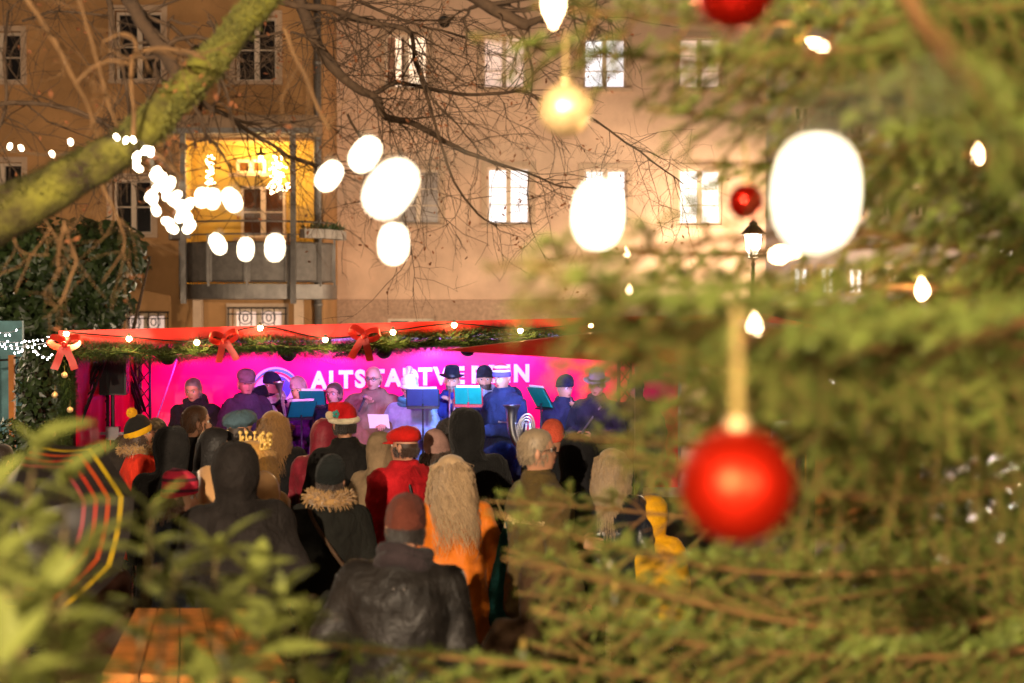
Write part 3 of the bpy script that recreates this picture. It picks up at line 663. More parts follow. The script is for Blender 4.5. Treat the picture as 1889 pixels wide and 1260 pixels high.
iv = empty('ivy', tuple(Vector((P(100, 0, 21).x, 21, 0))), 'large dark ivy mass climbing the house wall at the left above the tent', 'ivy')
leaf_cloud([(40, 500, 21, (.95, .6, .85)), (150, 500, 21, (.7, .5, .75)), (205, 470, 21.3, (.55, .4, .55)), (185, 560, 21, (.45, .4, .45)), (-80, 520, 21, (.9, .6, 1.0)), (60, 590, 20.6, (1.1, .5, .4)), (100, 680, 21, (1.2, .6, .7)), (40, 800, 21, (1.0, .6, .9))], 15000, .12, m_ivy, 'foliage', iv, iv.location)
st = MB(); iz = iv.location
for k in range(7):
    x = -1.2 + k * .4; st.tube([(x, 0, 0), (x + R.uniform(-.2, .2), .1, 1), (x + R.uniform(-.3, .3), 0, 2), (x + R.uniform(-.4, .4), .1, 3.2)], [.05, .04, .03, .015], 6)
st.build('stem', m_bark, iv, True)
iv2 = empty('ivy', tuple(Vector((P(70, 0, 14.6).x, 14.6, 0))), 'dark ivy hedge left of the tent corner below the small light chain', 'ivy')
leaf_cloud([(75, 690, 14.6, (.22, .25, .35)), (80, 760, 14.6, (.28, .3, .4)), (60, 840, 14.6, (.4, .3, .4)), (60, 930, 14.6, (.45, .3, .5)), (0, 880, 14.8, (.45, .3, .5))], 4200, .07, m_ivy, 'foliage', iv2, iv2.location)
st = MB()
for k in range(4): st.tube([(-.2 + k * .13, 0, 0), (-.2 + k * .13 + R.uniform(-.1, .1), 0, 1), (-.2 + k * .13, .05, 1.8)], [.03, .025, .01], 6)
st.build('stem', m_bark, iv2, True)
gt = empty('garden_gate', (P(28, 0, 16).x, 16, 0), 'wrought-iron garden gate with scrolls beside a pale blue door at the left edge', 'gate')
q = MB(); q.bar((-.07, 0, 0), (-.07, 0, P(0, 655, 16).z), .03); q.build('post', m_wood, gt)
q = MB(); zz = P(0, 660, 16).z
q.bar((-.07, 0, zz), (.1, 0, zz), .012)
for cz in (zz - .13, zz - .36):
    q.tube([(.06 + .10 * math.cos(t / 14 * 6.28), 0, cz + .10 * math.sin(t / 14 * 6.28)) for t in range(15)], .009, 5); q.tube([(.03 + .045 * math.cos(t / 10 * 6.28), 0, cz + .045 * math.sin(t / 10 * 6.28)) for t in range(11)], .011, 5)
for x in (-.25, -.45): q.bar((x, 0, 0), (x, 0, zz + .1), .009)
q.bar((-.6, 0, zz - .05), (-.07, 0, zz - .02), .012); q.build('ironwork', m_iron, gt)
q = MB(); q.box((-.85, 1.4, .0), (P(36, 0, 17.4).x - gt.location.x, 1.46, P(0, 592, 17.4).z)); q.build('door', M('pale_blue_door', '#5a8890', .5, var=.3, vs=5), gt)
sl = empty('light_chain', tuple(P(0, 640, 12.6)), 'chain of tiny star-like white lights left of the tent corner', 'light chain')
pts = []
for a, b, k in (((-40, 625), (108, 618), 18), ((-30, 632), (100, 628), 14), ((60, 640), (100, 655), 8), ((-20, 605), (40, 604), 5), ((20, 640), (50, 634), 3)):
    ln = [P(a[0] + (b[0] - a[0]) * t / 6, a[1] + (b[1] - a[1]) * t / 6 + 10 * math.sin(t / 6 * math.pi), 12.6) - sl.location for t in range(7)]
    q = MB(); q.tube(ln, .003, 4); q.build('cable', m_cable_w, sl)
    for i in range(k):
        t = (i + R.random() * .8) / k * 6; j = min(int(t), 5); p = ln[j].lerp(ln[j + 1], t - j) + Vector((0, R.uniform(-.02, .02), R.uniform(-.035, .01))); pts.append(p)
q = MB(); q.ball((0, 0, 0), .0062, 8, 6); b0 = q.build('bulb', m_ledw, sl, True); b0.location = pts[0]
for p in pts[1:]: o = b0.copy(); COL.objects.link(o); o.parent = sl; o.location = p
# golden light curtains in the balcony recess
for cx, cy, w, h, nn, lab in ((388, 318, 8, 34, 42, 'narrow gold light cluster hanging at the left of the balcony recess'), (512, 322, 22, 34, 95, 'wide gold light cluster hanging at the right of the balcony recess')):
    lc = empty('light_cluster', tuple(P(cx, cy - h, 28.2)), lab, 'light cluster')
    q = MB(); q.tube([(0, 0, 0), (0, 0, -PX(2 * h, 28.2))], .004, 4); q.build('cable', m_cable_b, lc)
    q = MB(); q.ball((0, 0, 0), .017, 6, 5); b0 = q.build('bulb', m_warm_small if 'm_warm_small' in globals() else m_candle, lc, True)
    for i in range(nn):
        o = b0 if i == 0 else b0.copy()
        if i: COL.objects.link(o); o.parent = lc
        t = R.random(); o.location = (PX(w, 28.2) * R.gauss(0, .5) * (1 if w < 12 else (.5 + .5 * t)), R.uniform(-.1, .1), -PX(2 * h, 28.2) * t)
# ------------------------------------------------------------------ people: implicit-surface clothing and bodies
def snets(F, o, h):
    S = F < 0; sh = tuple(n - 1 for n in F.shape); acc = np.zeros(sh + (3,)); cnt = np.zeros(sh)
    cs = [(i, j, k) for i in (0, 1) for j in (0, 1) for k in (0, 1)]
    sl = lambda c: tuple(slice(a, a + n) for a, n in zip(c, sh))
    for a in cs:
        for ax in range(3):
            if a[ax]: continue
            b = list(a); b[ax] = 1; b = tuple(b); Fa, Fb = F[sl(a)], F[sl(b)]; m = (Fa < 0) != (Fb < 0)
            t = np.where(m, Fa / np.where(m, Fa - Fb, 1), 0)
            for q in range(3): acc[..., q] += m * (a[q] + (t if q == ax else 0))
            cnt += m
    act = cnt > 0; idx = -np.ones(sh, int); idx[act] = np.arange(act.sum()); ijk = np.argwhere(act)
    V = (ijk + acc[act] / cnt[act][:, None]) * h + o; Q = []
    for ax in range(3):
        b, c = (ax + 1) % 3, (ax + 2) % 3; n = F.shape
        lo = [slice(None)] * 3; hi = [slice(None)] * 3; lo[ax] = slice(0, n[ax] - 1); hi[ax] = slice(1, n[ax])
        d = S[tuple(lo)].astype(int) - S[tuple(hi)].astype(int)
        for sgn in (1, -1):
            e = np.argwhere(d == sgn); e = e[(e[:, b] > 0) & (e[:, c] > 0) & (e[:, b] < n[b] - 1) & (e[:, c] < n[c] - 1)]
            if not len(e): continue
            def cell(db, dc): q = e.copy(); q[:, b] += db; q[:, c] += dc; return idx[q[:, 0], q[:, 1], q[:, 2]]
            f = np.stack([cell(-1, -1), cell(0, -1), cell(0, 0), cell(-1, 0)], 1); Q.append(f if sgn > 0 else f[:, ::-1])
    return V, np.concatenate(Q)
def smin(a, b, k): h = np.clip(.5 + .5 * (b - a) / k, 0, 1); return b * (1 - h) + a * h - k * h * (1 - h)
def cone(G, a, b, ra, rb):
    a = np.array(a, float); b = np.array(b, float); d = b - a; t = np.clip(((G - a) @ d) / (d @ d), 0, 1)
    return np.linalg.norm(G - (a + t[..., None] * d), axis=-1) - (ra + (rb - ra) * t)
def grid(lo, hi, h):
    ax = [np.arange(l - 2 * h, u + 2 * h, h) for l, u in zip(lo, hi)]; return np.stack(np.meshgrid(*ax, indexing='ij'), -1), np.array([a[0] for a in ax])
ZK = np.array([-.2, .55, .80, .95, 1.05, 1.20, 1.32, 1.40, 1.45, 1.49, 1.56])
RX = np.array([.27, .25, .228, .212, .200, .212, .222, .208, .155, .096, .085])
RY = np.array([.20, .185, .170, .160, .148, .154, .155, .135, .108, .092, .085])
def sdf_coat(G, s, k, hem, top, arms, bx=1., sx=1., th=0., sleeve=1.):
    z = G[..., 2] / s; rx = np.interp(z, ZK, RX) * s * bx + th; ry = np.interp(z, ZK, RY) * s * k + th
    up_ = np.clip((z - 1.1) / .25, 0, 1); rx = rx * (1 + (sx - 1) * up_)
    d = (np.sqrt((G[..., 0] / rx) ** 2 + (G[..., 1] / ry) ** 2) - 1) * np.minimum(rx, ry)
    d = np.maximum(d, np.maximum(hem * s - G[..., 2], G[..., 2] - top * s))
    for sg, (e, w) in zip((-1, 1), arms):
        sh = np.array([sg * .178 * sx, 0, 1.395]) * s; e = np.array(e) * s; w = np.array(w) * s
        a = smin(cone(G, sh, e, (.076 + th) * s * sleeve, (.062 + th) * s * sleeve), cone(G, e, w, (.062 + th) * s * sleeve, (.048 + th) * s * sleeve), .02)
        d = smin(d, a, .035)
    return d
POSE = {'down': ((.265, -.02, 1.12), (.25, .10, .88)), 'pocket': ((.285, -.07, 1.13), (.20, .12, .98)), 'front': ((.27, .02, 1.13), (.10, .27, 1.12)),
        'hold': ((.25, .05, 1.13), (.05, .26, 1.20)), 'mic': ((.24, .10, 1.16), (.05, .20, 1.38)), 'paper': ((.27, .0, 1.13), (.17, .27, 1.18)), 'up': ((.28, .12, 1.22), (.14, .26, 1.46)), 'cross': ((.27, .05, 1.12), (-.02, .22, 1.12))}
# head: horizontal rings (z, half width, front, back); y is forward
HK = [(.118, .004, .006, .012), (.113, .028, .034, .040), (.103, .046, .054, .060), (.088, .060, .069, .077), (.068, .069, .080, .089), (.046, .0735, .087, .095), (.030, .0745, .090, .097), (.020, .0745, .0905, .097),
      (.010, .0735, .087, .096), (.0, .0725, .085, .094), (-.010, .071, .0855, .091), (-.022, .0695, .0875, .087), (-.034, .067, .0885, .081), (-.046, .064, .089, .075), (-.056, .061, .0885, .070), (-.066, .0575, .087, .066),
      (-.078, .053, .086, .062), (-.090, .047, .084, .060), (-.101, .040, .078, .060), (-.110, .041, .060, .060), (-.120, .050, .046, .060), (-.140, .054, .044, .062), (-.165, .057, .046, .064), (-.195, .075, .055, .075), (-.225, .11, .07, .09)]
def head_mesh(mb, s, zc):
    n = 36; RG = []
    for z, w, f, b in HK:
        ring = []
        for k in range(n):
            a = 2 * math.pi * k / n; sx, cy = math.sin(a), math.cos(a); x = w * sx; y = (f if cy > 0 else b) * cy; 
            if cy > 0 and z > -.105:
                y += .026 * math.exp(-(x / .0105) ** 2) * max(0, 1 - abs((z + .026) / .030)) ** .8 * (1 if z < .006 else .4)        # nose
                y -= .010 * math.exp(-((abs(x) - .030) / .015) ** 2 - ((z - .004) / .012) ** 2)                                      # eye sockets
                y += .005 * math.exp(-((abs(x) - .03) / .02) ** 2 - ((z - .026) / .009) ** 2)                                        # brow
                y += .005 * math.exp(-(x / .02) ** 2 - ((z + .062) / .010) ** 2)                                                     # lips
                y += .004 * math.exp(-((abs(x) - .042) / .018) ** 2 - ((z + .03) / .02) ** 2)                                        # cheeks
            ring.append((x * s, y * s, z * s + zc))
        RG.append(ring)
    mb.rings(RG[::-1])
    for sg in (-1, 1):
        c = (sg * .076 * s, -.008 * s, zc - .012 * s); mb.ball(c, (.011 * s, .018 * s, .031 * s), 8, 7)
def hand(mb, w, d, nrm, side, curl=.6, s=1.):
    w, d, nrm = Vector(w), Vector(d).normalized(), Vector(nrm); nrm = (nrm - d * nrm.dot(d)).normalized(); x = d.cross(nrm) * side
    RG = []
    for t, a, b in ((-.02, .026, .022), (.02, .033, .018), (.055, .042, .016), (.088, .040, .013)):
        c = w + d * t * s; RG.append([c + (x * a * math.cos(q / 10 * 6.283) + nrm * b * math.sin(q / 10 * 6.283)) * s for q in range(10)])
    mb.rings(RG)
    for i, L in enumerate((.072, .080, .074, .058)):
        p = w + d * .084 * s + x * (.030 - .020 * i) * s; pts = [p]; ang = 0
        for seg in (.44, .32, .26):
            ang += curl * (1.0 if seg > .4 else 1.15); pts.append(pts[-1] + (d * math.cos(ang) + nrm * math.sin(ang)) * L * seg * s)
        mb.tube(pts, [.0095 * s, .009 * s, .0082 * s, .0065 * s], 6)
    p = w + d * .03 * s + x * .03 * s; q1 = p + (d * .6 + x * .7 + nrm * .3).normalized() * .04 * s; q2 = q1 + (d * .8 + x * .1 + nrm * .6).normalized() * .032 * s
    mb.tube([p, q1, q2], [.013 * s, .0105 * s, .008 * s], 6)
def shell(levels, a0, a1, n=28, th=.012, rib=0, ribn=22):
    """open head-local shell: levels (z, w, f, b[, halfopen]) ; polar sector a0..a1 (0 = front)"""
    def pt(l, a, off):
        z, w, f, b = l[:4]; k = 1 + (rib * math.cos(ribn * a) if rib else 0); cy = math.cos(a)
        return ((w + off) * math.sin(a) * k, ((f + off) if cy > 0 else (b + off)) * cy * k, z)
    outr, inr = [], []
    for l in levels:
        ho = l[4] if len(l) > 4 else a0
        A = [ho + (2 * math.pi - 2 * ho) * i / n for i in range(n + 1)]; outr.append([pt(l, a, 0) for a in A]); inr.append([pt(l, a, -th) for a in A])
    m = MB(); m.rings(outr[::-1], False); m.rings(inr, False)
    for r_o, r_i in ((outr[-1], inr[-1]),): m.rings([r_i, r_o][::-1], False)
    m.rings([[r[0] for r in outr], [r[0] for r in inr]], False); m.rings([[r[-1] for r in inr], [r[-1] for r in outr]], False)
    return m
HOOD = [(.168, .012, .015, .02, .05), (.160, .055, .055, .07, .35), (.142, .088, .085, .104, .62), (.112, .110, .102, .130, .72), (.07, .122, .108, .146, .78), (.02, .126, .110, .152, .80), (-.04, .122, .110, .146, .80), (-.09, .114, .108, .134, .74), (-.13, .110, .104, .126, .6), (-.165, .128, .115, .138, .45), (-.195, .155, .128, .152, .4)]
def strands(mb, roots, fn, r0=.004, seg=7, n=3):
    for p in roots:
        pts = fn(Vector(p)); mb.tube(pts, list(np.linspace(r0, r0 * .35, len(pts))), n, False)
FABN = [0]
def fabric(c, rough=.85, bump=.35, bs=140, var=.22, sheen=.02, vs=9, coat=0.):
    if isinstance(c, str): c = lin(c)
    c = tuple(v + .007 for v in c)
    FABN[0] += 1; m = M('cloth_%d' % FABN[0], c, rough, var=var, vs=vs, bump=bump, bs=bs, sheen=sheen, coat=coat, spec=.25 if rough < .6 else .12)
    N = m.node_tree.nodes; L = m.node_tree.links; b1 = next(n for n in N if n.bl_idname == 'ShaderNodeBump'); mp = next(n for n in N if n.bl_idname == 'ShaderNodeMapping')
    nz = N.new('ShaderNodeTexNoise'); nz.inputs['Scale'].default_value = 8; nz.inputs['Detail'].default_value = 3; nz.inputs['Distortion'].default_value = 1.6
    m2 = N.new('ShaderNodeMapping'); m2.inputs['Scale'].default_value = (1.3, 1.3, .8); m2.inputs['Rotation'].default_value = (.2, .5, 0); L.new(mp.outputs[0], m2.inputs[0]); L.new(m2.outputs[0], nz.inputs[0])
    b2 = N.new('ShaderNodeBump'); b2.inputs['Strength'].default_value = .45 if rough > .6 else .28; b2.inputs['Distance'].default_value = .045; L.new(nz.outputs[0], b2.inputs['Height']); L.new(b2.outputs[0], b1.inputs['Normal'])
    return m
SKIN = M('skin', '#c08a6c', .5, var=.12, vs=12); SKIN2 = M('skin_fair', '#bd8a70', .5, var=.1, vs=12)
m_eye = M('eye_white', '#d8d0c8', .2, var=0); m_iris = M('iris', '#1c130d', .2, var=0); m_lip = M('lips', '#8f4a40', .5, var=.05)
m_shoe = M('shoe_leather', '#17130f', .4, var=.2); m_jean = fabric('#1d2433', .9); m_jean2 = fabric('#2a3f74', .9); m_dark = fabric('#141416', .9)
def bendf(s, lean, side=0.):
    def fn(p):
        w = min(1, max(0, (p.z / s - .85) / .35)); 
        if w <= 0: return p
        q = Vector((p.x, p.y, p.z - .95 * s)); q.rotate(Matrix.Rotation(-lean * w, 3, 'X')); q.rotate(Matrix.Rotation(side * w, 3, 'Y')); return q + Vector((0, 0, .95 * s))
    return fn
def person(px, top, d, coat, label, yaw=0, extra=0., floor=0., head=(0, 0), lean=0., side=0., hem=.78, arms=('down', 'down'), bx=1., sx=1., bulk=1., hat=None, hatc=None, hair=None, hairc='#2a1d14',
           hood=False, collar=None, scarf=None, face=False, glasses=False, beard=None, skin=None, trous=None, quilt=0, coatmat=None, hands=None, fold=1., group='crowd listening in front of the stage', strap=None, hmin=None):
    if head == (0, 0): head = (R.uniform(-26, 26), R.uniform(-5, 12)); yaw += R.uniform(-9, 9); lean = lean or R.uniform(0, .07)
    if side == 0: side = R.uniform(-.05, .05)
    z = P(px, top, d).z - extra - floor; h = z if hmin is None else max(z, hmin)
    h_eff = h / (1 if lean == 0 else (math.cos(lean) * .45 + .55)); s = h_eff / 1.75; hs = .86 + .14 * s if s < 1 else 1.0; hs *= .98
    root = empty('person', (P(px, 630, d).x, d, floor), label, 'person', group, math.radians(yaw)); skin = skin or SKIN
    A = []
    for sg, a in zip((-1, 1), arms):
        e, w = POSE[a] if isinstance(a, str) else a
        A.append(((sg * e[0], e[1], e[2]), (sg * w[0], w[1], w[2])))
    bf = bendf(s, lean, side); zc = h_eff - .118 * hs; piv = Vector((0, 0, zc - .13 * hs))
    hy, hp = math.radians(head[0]), math.radians(head[1]); HR = Matrix.Rotation(hy, 3, 'Z') @ Matrix.Rotation(-hp, 3, 'X')
    def hx_(p):
        w = min(1, max(0, (p.z - (zc - .21 * hs)) / (.09 * hs))); q = p - piv; r = HR @ q; return bf(piv + q.lerp(r, w))
    def hl(p): return hx_(Vector((p[0] * hs, p[1] * hs, p[2] * hs + zc)))
    # body: trunk, limbs, neck, head and hands in one skin mesh
    vx = .036; G, o = grid((-.38 * s, -.3, .06), (.38 * s, .45, 1.50 * s), vx)
    dd = sdf_coat(G, s, .78, .86, 1.47, A, .80, .92, -.012)
    for sg in (-1, 1):
        dd = smin(dd, np.minimum(cone(G, (sg * .09 * s, 0, .92 * s), (sg * .1 * s, .02, .5 * s), .085 * s, .06 * s), cone(G, (sg * .1 * s, .02, .5 * s), (sg * .1 * s, 0, .1 * s), .06 * s, .042 * s)), .03)
    V, F = snets(dd, o, vx); b = MB(); b.add(V, F); b.map(bf); k0 = len(b.v); head_mesh(b, hs, zc); b.map(hx_, k0); k0 = len(b.v)
    hd = hands or (None, None)
    for sg, (e, w), hh in zip((-1, 1), A, hd):
        e, w = Vector(e) * s, Vector(w) * s; dr = (w - e).normalized(); nr = Vector(hh[1]) if hh else Vector((-sg, .1, 0)); dr2 = Vector(hh[0]) if hh else dr
        hand(b, w + dr * .02, dr2, nr, sg if not (hh and len(hh) > 3) else hh[3], hh[2] if hh else .35, .95 * hs)
    b.map(bf, k0); b.build('body', skin, root, True)
    # coat
    vx = .0185; th = .0
    zz = [a[i][2] * s for a in A for i in (0, 1)]; xx_ = [abs(a[i][0]) * s for a in A for i in (0, 1)]
    G, o = grid((-max(.31 * s * max(bx, sx), max(xx_) + .08), -.27 * bulk, min(min(zz) - .07, hem * s)), (max(.31 * s * max(bx, sx), max(xx_) + .08), .42, 1.545 * s), vx)
    dd = sdf_coat(G, s, bulk, hem, 1.525, A, bx, sx, 0, 1.0 * max(1, bulk * .95))
    V, F = snets(dd, o, vx)
    ct = MB(); ct.add(V, F); sd = R.uniform(0, 99)
    nrm = np.zeros_like(V); e1 = V[F[:, 1]] - V[F[:, 0]]; e2 = V[F[:, 3]] - V[F[:, 0]]; fn_ = np.cross(e1, e2)
    for q in range(4): np.add.at(nrm, F[:, q], fn_)
    nrm /= np.maximum(np.linalg.norm(nrm, axis=1), 1e-9)[:, None]
    def folds(i):
        p = Vector(V[i]); n1 = noise.noise((p.x * 5 + sd, p.y * 5 + p.z * 3, p.z * 3.2 + p.x * 2)); n2 = noise.noise((p.x * 13 + sd, p.y * 13, p.z * 8 - p.x * 5)); n3 = 1 - abs(noise.noise((p.x * 6 + sd * 2 + p.z * 2, p.y * 4, p.z * 6))) * 2
        a = fold * (.013 * n1 + .009 * n2 + .012 * n3)
        if quilt: a += .011 * abs(math.sin(p.z * quilt)) - .006
        if p.z > 1.42 * s: a *= .4
        return p + Vector(nrm[i]) * a
    ct.v = [tuple(bf(folds(i))) for i in range(len(V))]
    cm = coatmat or fabric(coat); co_ = ct.build('coat', cm, root, True)
    # trousers and shoes
    G, o = grid((-.22 * s, -.19, .05), (.22 * s, .2, 1.0 * s), .026); dd = None
    for sg in (-1, 1):
        c = np.minimum(cone(G, (sg * .095 * s, 0, .92 * s), (sg * .105 * s, .02, .5 * s), .105 * s, .076 * s), cone(G, (sg * .105 * s, .02, .5 * s), (sg * .11 * s, 0, .1 * s), .076 * s, .064 * s)); dd = c if dd is None else smin(dd, c, .02)
    V2, F2 = snets(dd, o, .026); t = MB(); t.add(V2, F2); t.v = [tuple(Vector(p) + Vector((0, .006 * noise.noise((p[0] * 9, p[1] * 9, p[2] * 14 + sd)), 0))) for p in t.v]; t.build('trousers', trous or m_dark, root, True)
    for sg in (-1, 1):
        t = MB(); c = sg * .11 * s; t.rings([[(c + .046 * a * math.cos(q / 12 * 6.283), .05 + .135 * bb * math.sin(q / 12 * 6.283), zz_) for q in range(12)] for zz_, a, bb in ((.0, .95, .98), (.03, 1.05, 1.02), (.06, .95, .9), (.085, .8, .62), (.12, .75, .48))]); t.build('shoe', m_shoe, root, True)
    # head things
    def put(m, name, mat, parent=root, smooth=True, kind=None): m.map(lambda p: hl(p)); return m.build(name, mat, parent, smooth, kind)
    if face:
        for sg in (-1, 1):
            e = MB(); e.ball((sg * .030, .0715, .004), .0125, 10, 8)
            eo = put(e, 'eye', m_eye); e = MB(); e.ball((sg * .030, .0795, .004), (.0085, .0062, .0075), 8, 6); put(e, 'iris', m_iris, eo)
            e = MB(); e.tube([(sg * .014, .094, .024), (sg * .030, .091, .029), (sg * .047, .079, .023)], [.004, .005, .003], 5); put(e, 'eyebrow', M('brow', hairc, .9, var=.1))
        e = MB(); e.ball((0, .0905, -.059), (.021, .0055, .0042), 10, 6); e.ball((0, .0895, -.0665), (.017, .0055, .0042), 10, 6); put(e, 'lips', m_lip)
    if glasses:
        g_ = MB()
        for sg in (-1, 1):
            g_.tube([(sg * .031 + .021 * math.cos(t / 14 * 6.283), .099 - abs(.021 * math.cos(t / 14 * 6.283)) * .1, .003 + .016 * math.sin(t / 14 * 6.283)) for t in range(15)], .0022, 5)
            g_.tube([(sg * .052, .094, .006), (sg * .078, .05, .008), (sg * .082, -.01, .004)], .0022, 5)
        g_.tube([(-.011, .1, .006), (.011, .1, .006)], .0022, 5); put(g_, 'glasses', m_black)
    if beard:
        q = shell([(-.048, .067, .094, .05), (-.065, .063, .099, .05), (-.085, .056, .100, .05), (-.105, .048, .094, .05), (-.122, .035, .078, .05)], 0, 0, 20, .012); q = MB()
        RG = []
        for z, w, f in ((-.047, .067, .092), (-.062, .064, .098), (-.085, .057, .101), (-.108, .048, .095), (-.128, .034, .076)):
            RG.append([(w * math.sin(a), f * math.cos(a) + .0015 * math.sin(a * 31 + z * 300), z) for a in np.linspace(-1.35, 1.35, 19)])
        q.rings(RG, False); put(q, 'beard', M('beard_hair', beard, .9, var=.25, vs=60))
    hm = M('hair_' + label[:12], hairc, .55, var=.35, vs=40, island=.6, sheen=.2)
    if hair in ('short', 'bald', 'long', 'curly', 'wavy', 'bob'):
        lv = {'short': [(.124, .01, .012, .02), (.118, .032, .036, .046), (.106, .053, .060, .070), (.090, .068, .075, .088), (.068, .077, .083, .100), (.045, .081, .078, .105, .55), (.02, .0815, .07, .106, 1.0), (-.01, .080, .05, .103, 1.45), (-.04, .074, .05, .094, 1.75), (-.07, .064, .05, .078, 2.1)],
              'bald': [(.03, .0775, .07, .1, 1.5), (.01, .078, .07, .101, 1.5), (-.02, .0765, .06, .097, 1.6), (-.05, .07, .05, .085, 1.8), (-.075, .062, .05, .075, 2.1)]}.get(hair, [(.128, .01, .012, .02), (.121, .036, .040, .050), (.108, .060, .064, .078), (.09, .077, .080, .098), (.06, .088, .088, .112), (.02, .092, .08, .118, .75), (-.03, .092, .07, .118, 1.0), (-.08, .09, .06, .114, 1.2), (-.12, .088, .06, .110, 1.3)])
        if hat: lv = [(.022, .078, .07, .101, 1.3)] + [l for l in lv if l[0] <= .012]
        m_ = shell([(*l[:4], l[4]) if len(l) > 4 else (*l, .0) for l in lv], .0, 0, 30, .006)
        m_.v = [tuple(Vector(p) * (1 + .02 * noise.noise(Vector(p) * 45) + .03 * noise.noise(Vector((p[0] * 60, p[1] * 60, p[2] * 9))))) for p in m_.v]
        ho = put(m_, 'hair', hm)
        sm = MB(); roots = []
        if hair == 'short' or hair == 'bald':
            for i in range(420 if hair == 'short' else 160):
                a = R.uniform(.9 if hair == 'short' else 1.6, 5.38 if hair == 'short' else 4.68); zz2 = R.uniform(-.06, (.118 if hair == 'short' else .03) if not hat else .0); w = np.interp(zz2, [l[0] for l in lv[::-1]], [l[1] for l in lv[::-1]]); bb = np.interp(zz2, [l[0] for l in lv[::-1]], [l[3] for l in lv[::-1]])
                p = Vector((w * math.sin(a), bb * math.cos(a) * (1 if math.cos(a) < 0 else .85), zz2)); roots.append(p)
            def fn(p): nn_ = p.normalized(); dn = Vector((R.uniform(-.3, .3), -.25, -.9)); return [p * .97, p + nn_ * .004 + dn * .010, p + nn_ * .005 + dn * .022]
            strands(sm, roots, fn, .0028)
        else:
            Lg = {'long': .34, 'curly': .36, 'wavy': .30, 'bob': .10}[hair]; amp = {'long': .006, 'curly': .015, 'wavy': .012, 'bob': .004}[hair]
            for i in range(1000 if not hat else 280):
                a = R.uniform(.55 if not hat else 1.2, 5.73 if not hat else 5.08); zz2 = R.uniform(-.08, .12 if not hat else .0); w = np.interp(zz2, [l[0] for l in lv[::-1]], [l[1] for l in lv[::-1]]); bb = np.interp(zz2, [l[0] for l in lv[::-1]], [l[3] for l in lv[::-1]])
                roots.append(Vector((w * math.sin(a), bb * math.cos(a) * (1 if math.cos(a) < 0 else .8), zz2)))
            def fn(p):
                pts = [p * .96]; o_ = Vector((p.x, p.y, 0)); o_ = o_.normalized() if o_.length > 1e-4 else Vector((0, -1, 0)); ph, fr_ = 9 * noise.noise(p * 34) + R.uniform(-2.2, 2.2), 1 + .35 * noise.noise(p * 15 + Vector((4, 0, 0))); L_ = Lg * R.uniform(.7, 1.1) * (1 if p.z < .05 else 1.15); sp_ = {'curly': .42, 'wavy': .22}.get(hair, .12)
                for j in range(1, 10):
                    t = j / 9; z_ = p.z - L_ * t ** 1.15; rad = max(.095 + .025 * R.random() if z_ < .06 else 0, math.hypot(p.x, p.y) + (.03 if hair == 'curly' else .012) * min(1, t * 4)) + sp_ * .12 * t
                    q_ = Vector((o_.x * rad * .95, o_.y * rad * 1.15, z_)); q_ += Vector((math.cos(ph + t * 16 * fr_), math.sin(ph + t * 16 * fr_), 0)) * amp * min(1, 3 * t); pts.append(q_)
                return pts
            strands(sm, roots, fn, .0026)
        put(sm, 'strands', hm, ho, True, 'stuff')
    if hood:
        rr = .88 * hood if isinstance(hood, (int, float)) and not isinstance(hood, bool) else .88
        m_ = shell([(l[0] * (1 if l[0] < 0 else rr), l[1] * rr, l[2] * rr, l[3] * rr, l[4]) for l in HOOD], .8, 0, 34, .013); sd2 = R.uniform(0, 50)
        m_.v = [tuple(Vector(p) * (1 + .07 * noise.noise(Vector((p[0] * 8 + sd2, p[1] * 8, p[2] * 11))) + .045 * (.5 - abs(noise.noise(Vector((p[0] * 7 + sd2, p[1] * 9, p[2] * 16 + p[0] * 8))))) - (.03 * math.exp(-(p[0] / .008) ** 2) if p[1] < .02 else 0))) for p in m_.v]; put(m_, 'hood', cm)
    hc = hatc if hatc is None or not isinstance(hatc, str) else fabric(hatc, .95, .6, 90, .2, .05)
    if hat in ('beanie', 'bobble', 'slouch', 'long_beanie'):
        T_ = {'beanie': .142, 'bobble': .15, 'slouch': .155, 'long_beanie': .175}[hat]; lv = [(0.0 + .12 * 0, .0865, .102, .108, 0), (.03, .089, .104, .110, 0), (.033, .084, .099, .106, 0)]
        for t in np.linspace(.06, 1, 9): c_ = math.sqrt(max(0, 1 - t ** 2.2)); lv.append((.033 + (T_ - .033) * t, .084 * c_ + .002, .099 * c_ + .002, .106 * c_ + .002, 0))
        m_ = shell(lv[::-1], 0, 0, 66, .008, .014, 33)
        def tilt(p): z_ = p.z + .22 * p.y + .006; y_ = p.y - (.05 * max(0, (p.z - .08) / .08) if hat == 'slouch' else 0); return Vector((p.x * (1 + .03 * noise.noise(p * 14)), y_, z_))
        m_.map(tilt); ho = put(m_, 'hat', hc)
        if hat == 'bobble':
            pm = MB(); pc = Vector((0, -.025, .178))
            for i in range(260):
                q = Vector((R.gauss(0, 1), R.gauss(0, 1), R.gauss(0, 1))).normalized(); pm.tube([pc + q * .012, pc + q * .042], [.006, .003], 3, False)
            pm.ball(pc, .033, 10, 8); put(pm, 'pompom', extra_mat.get(label, hc), ho)
    if hat == 'beret':
        m_ = MB(); RG = []
        for z_, r_ in ((.03, .092), (.045, .098), (.05, .118), (.07, .128), (.10, .122), (.125, .098), (.14, .06), (.147, .02)): RG.append([(r_ * .95 * math.sin(a), r_ * 1.08 * math.cos(a) - .004, z_ + .1 * r_ * math.cos(a) + .006 * math.sin(a * 7)) for a in np.linspace(0, 6.283, 32, False)])
        m_.rings(RG[::-1]); put(m_, 'hat', hc)
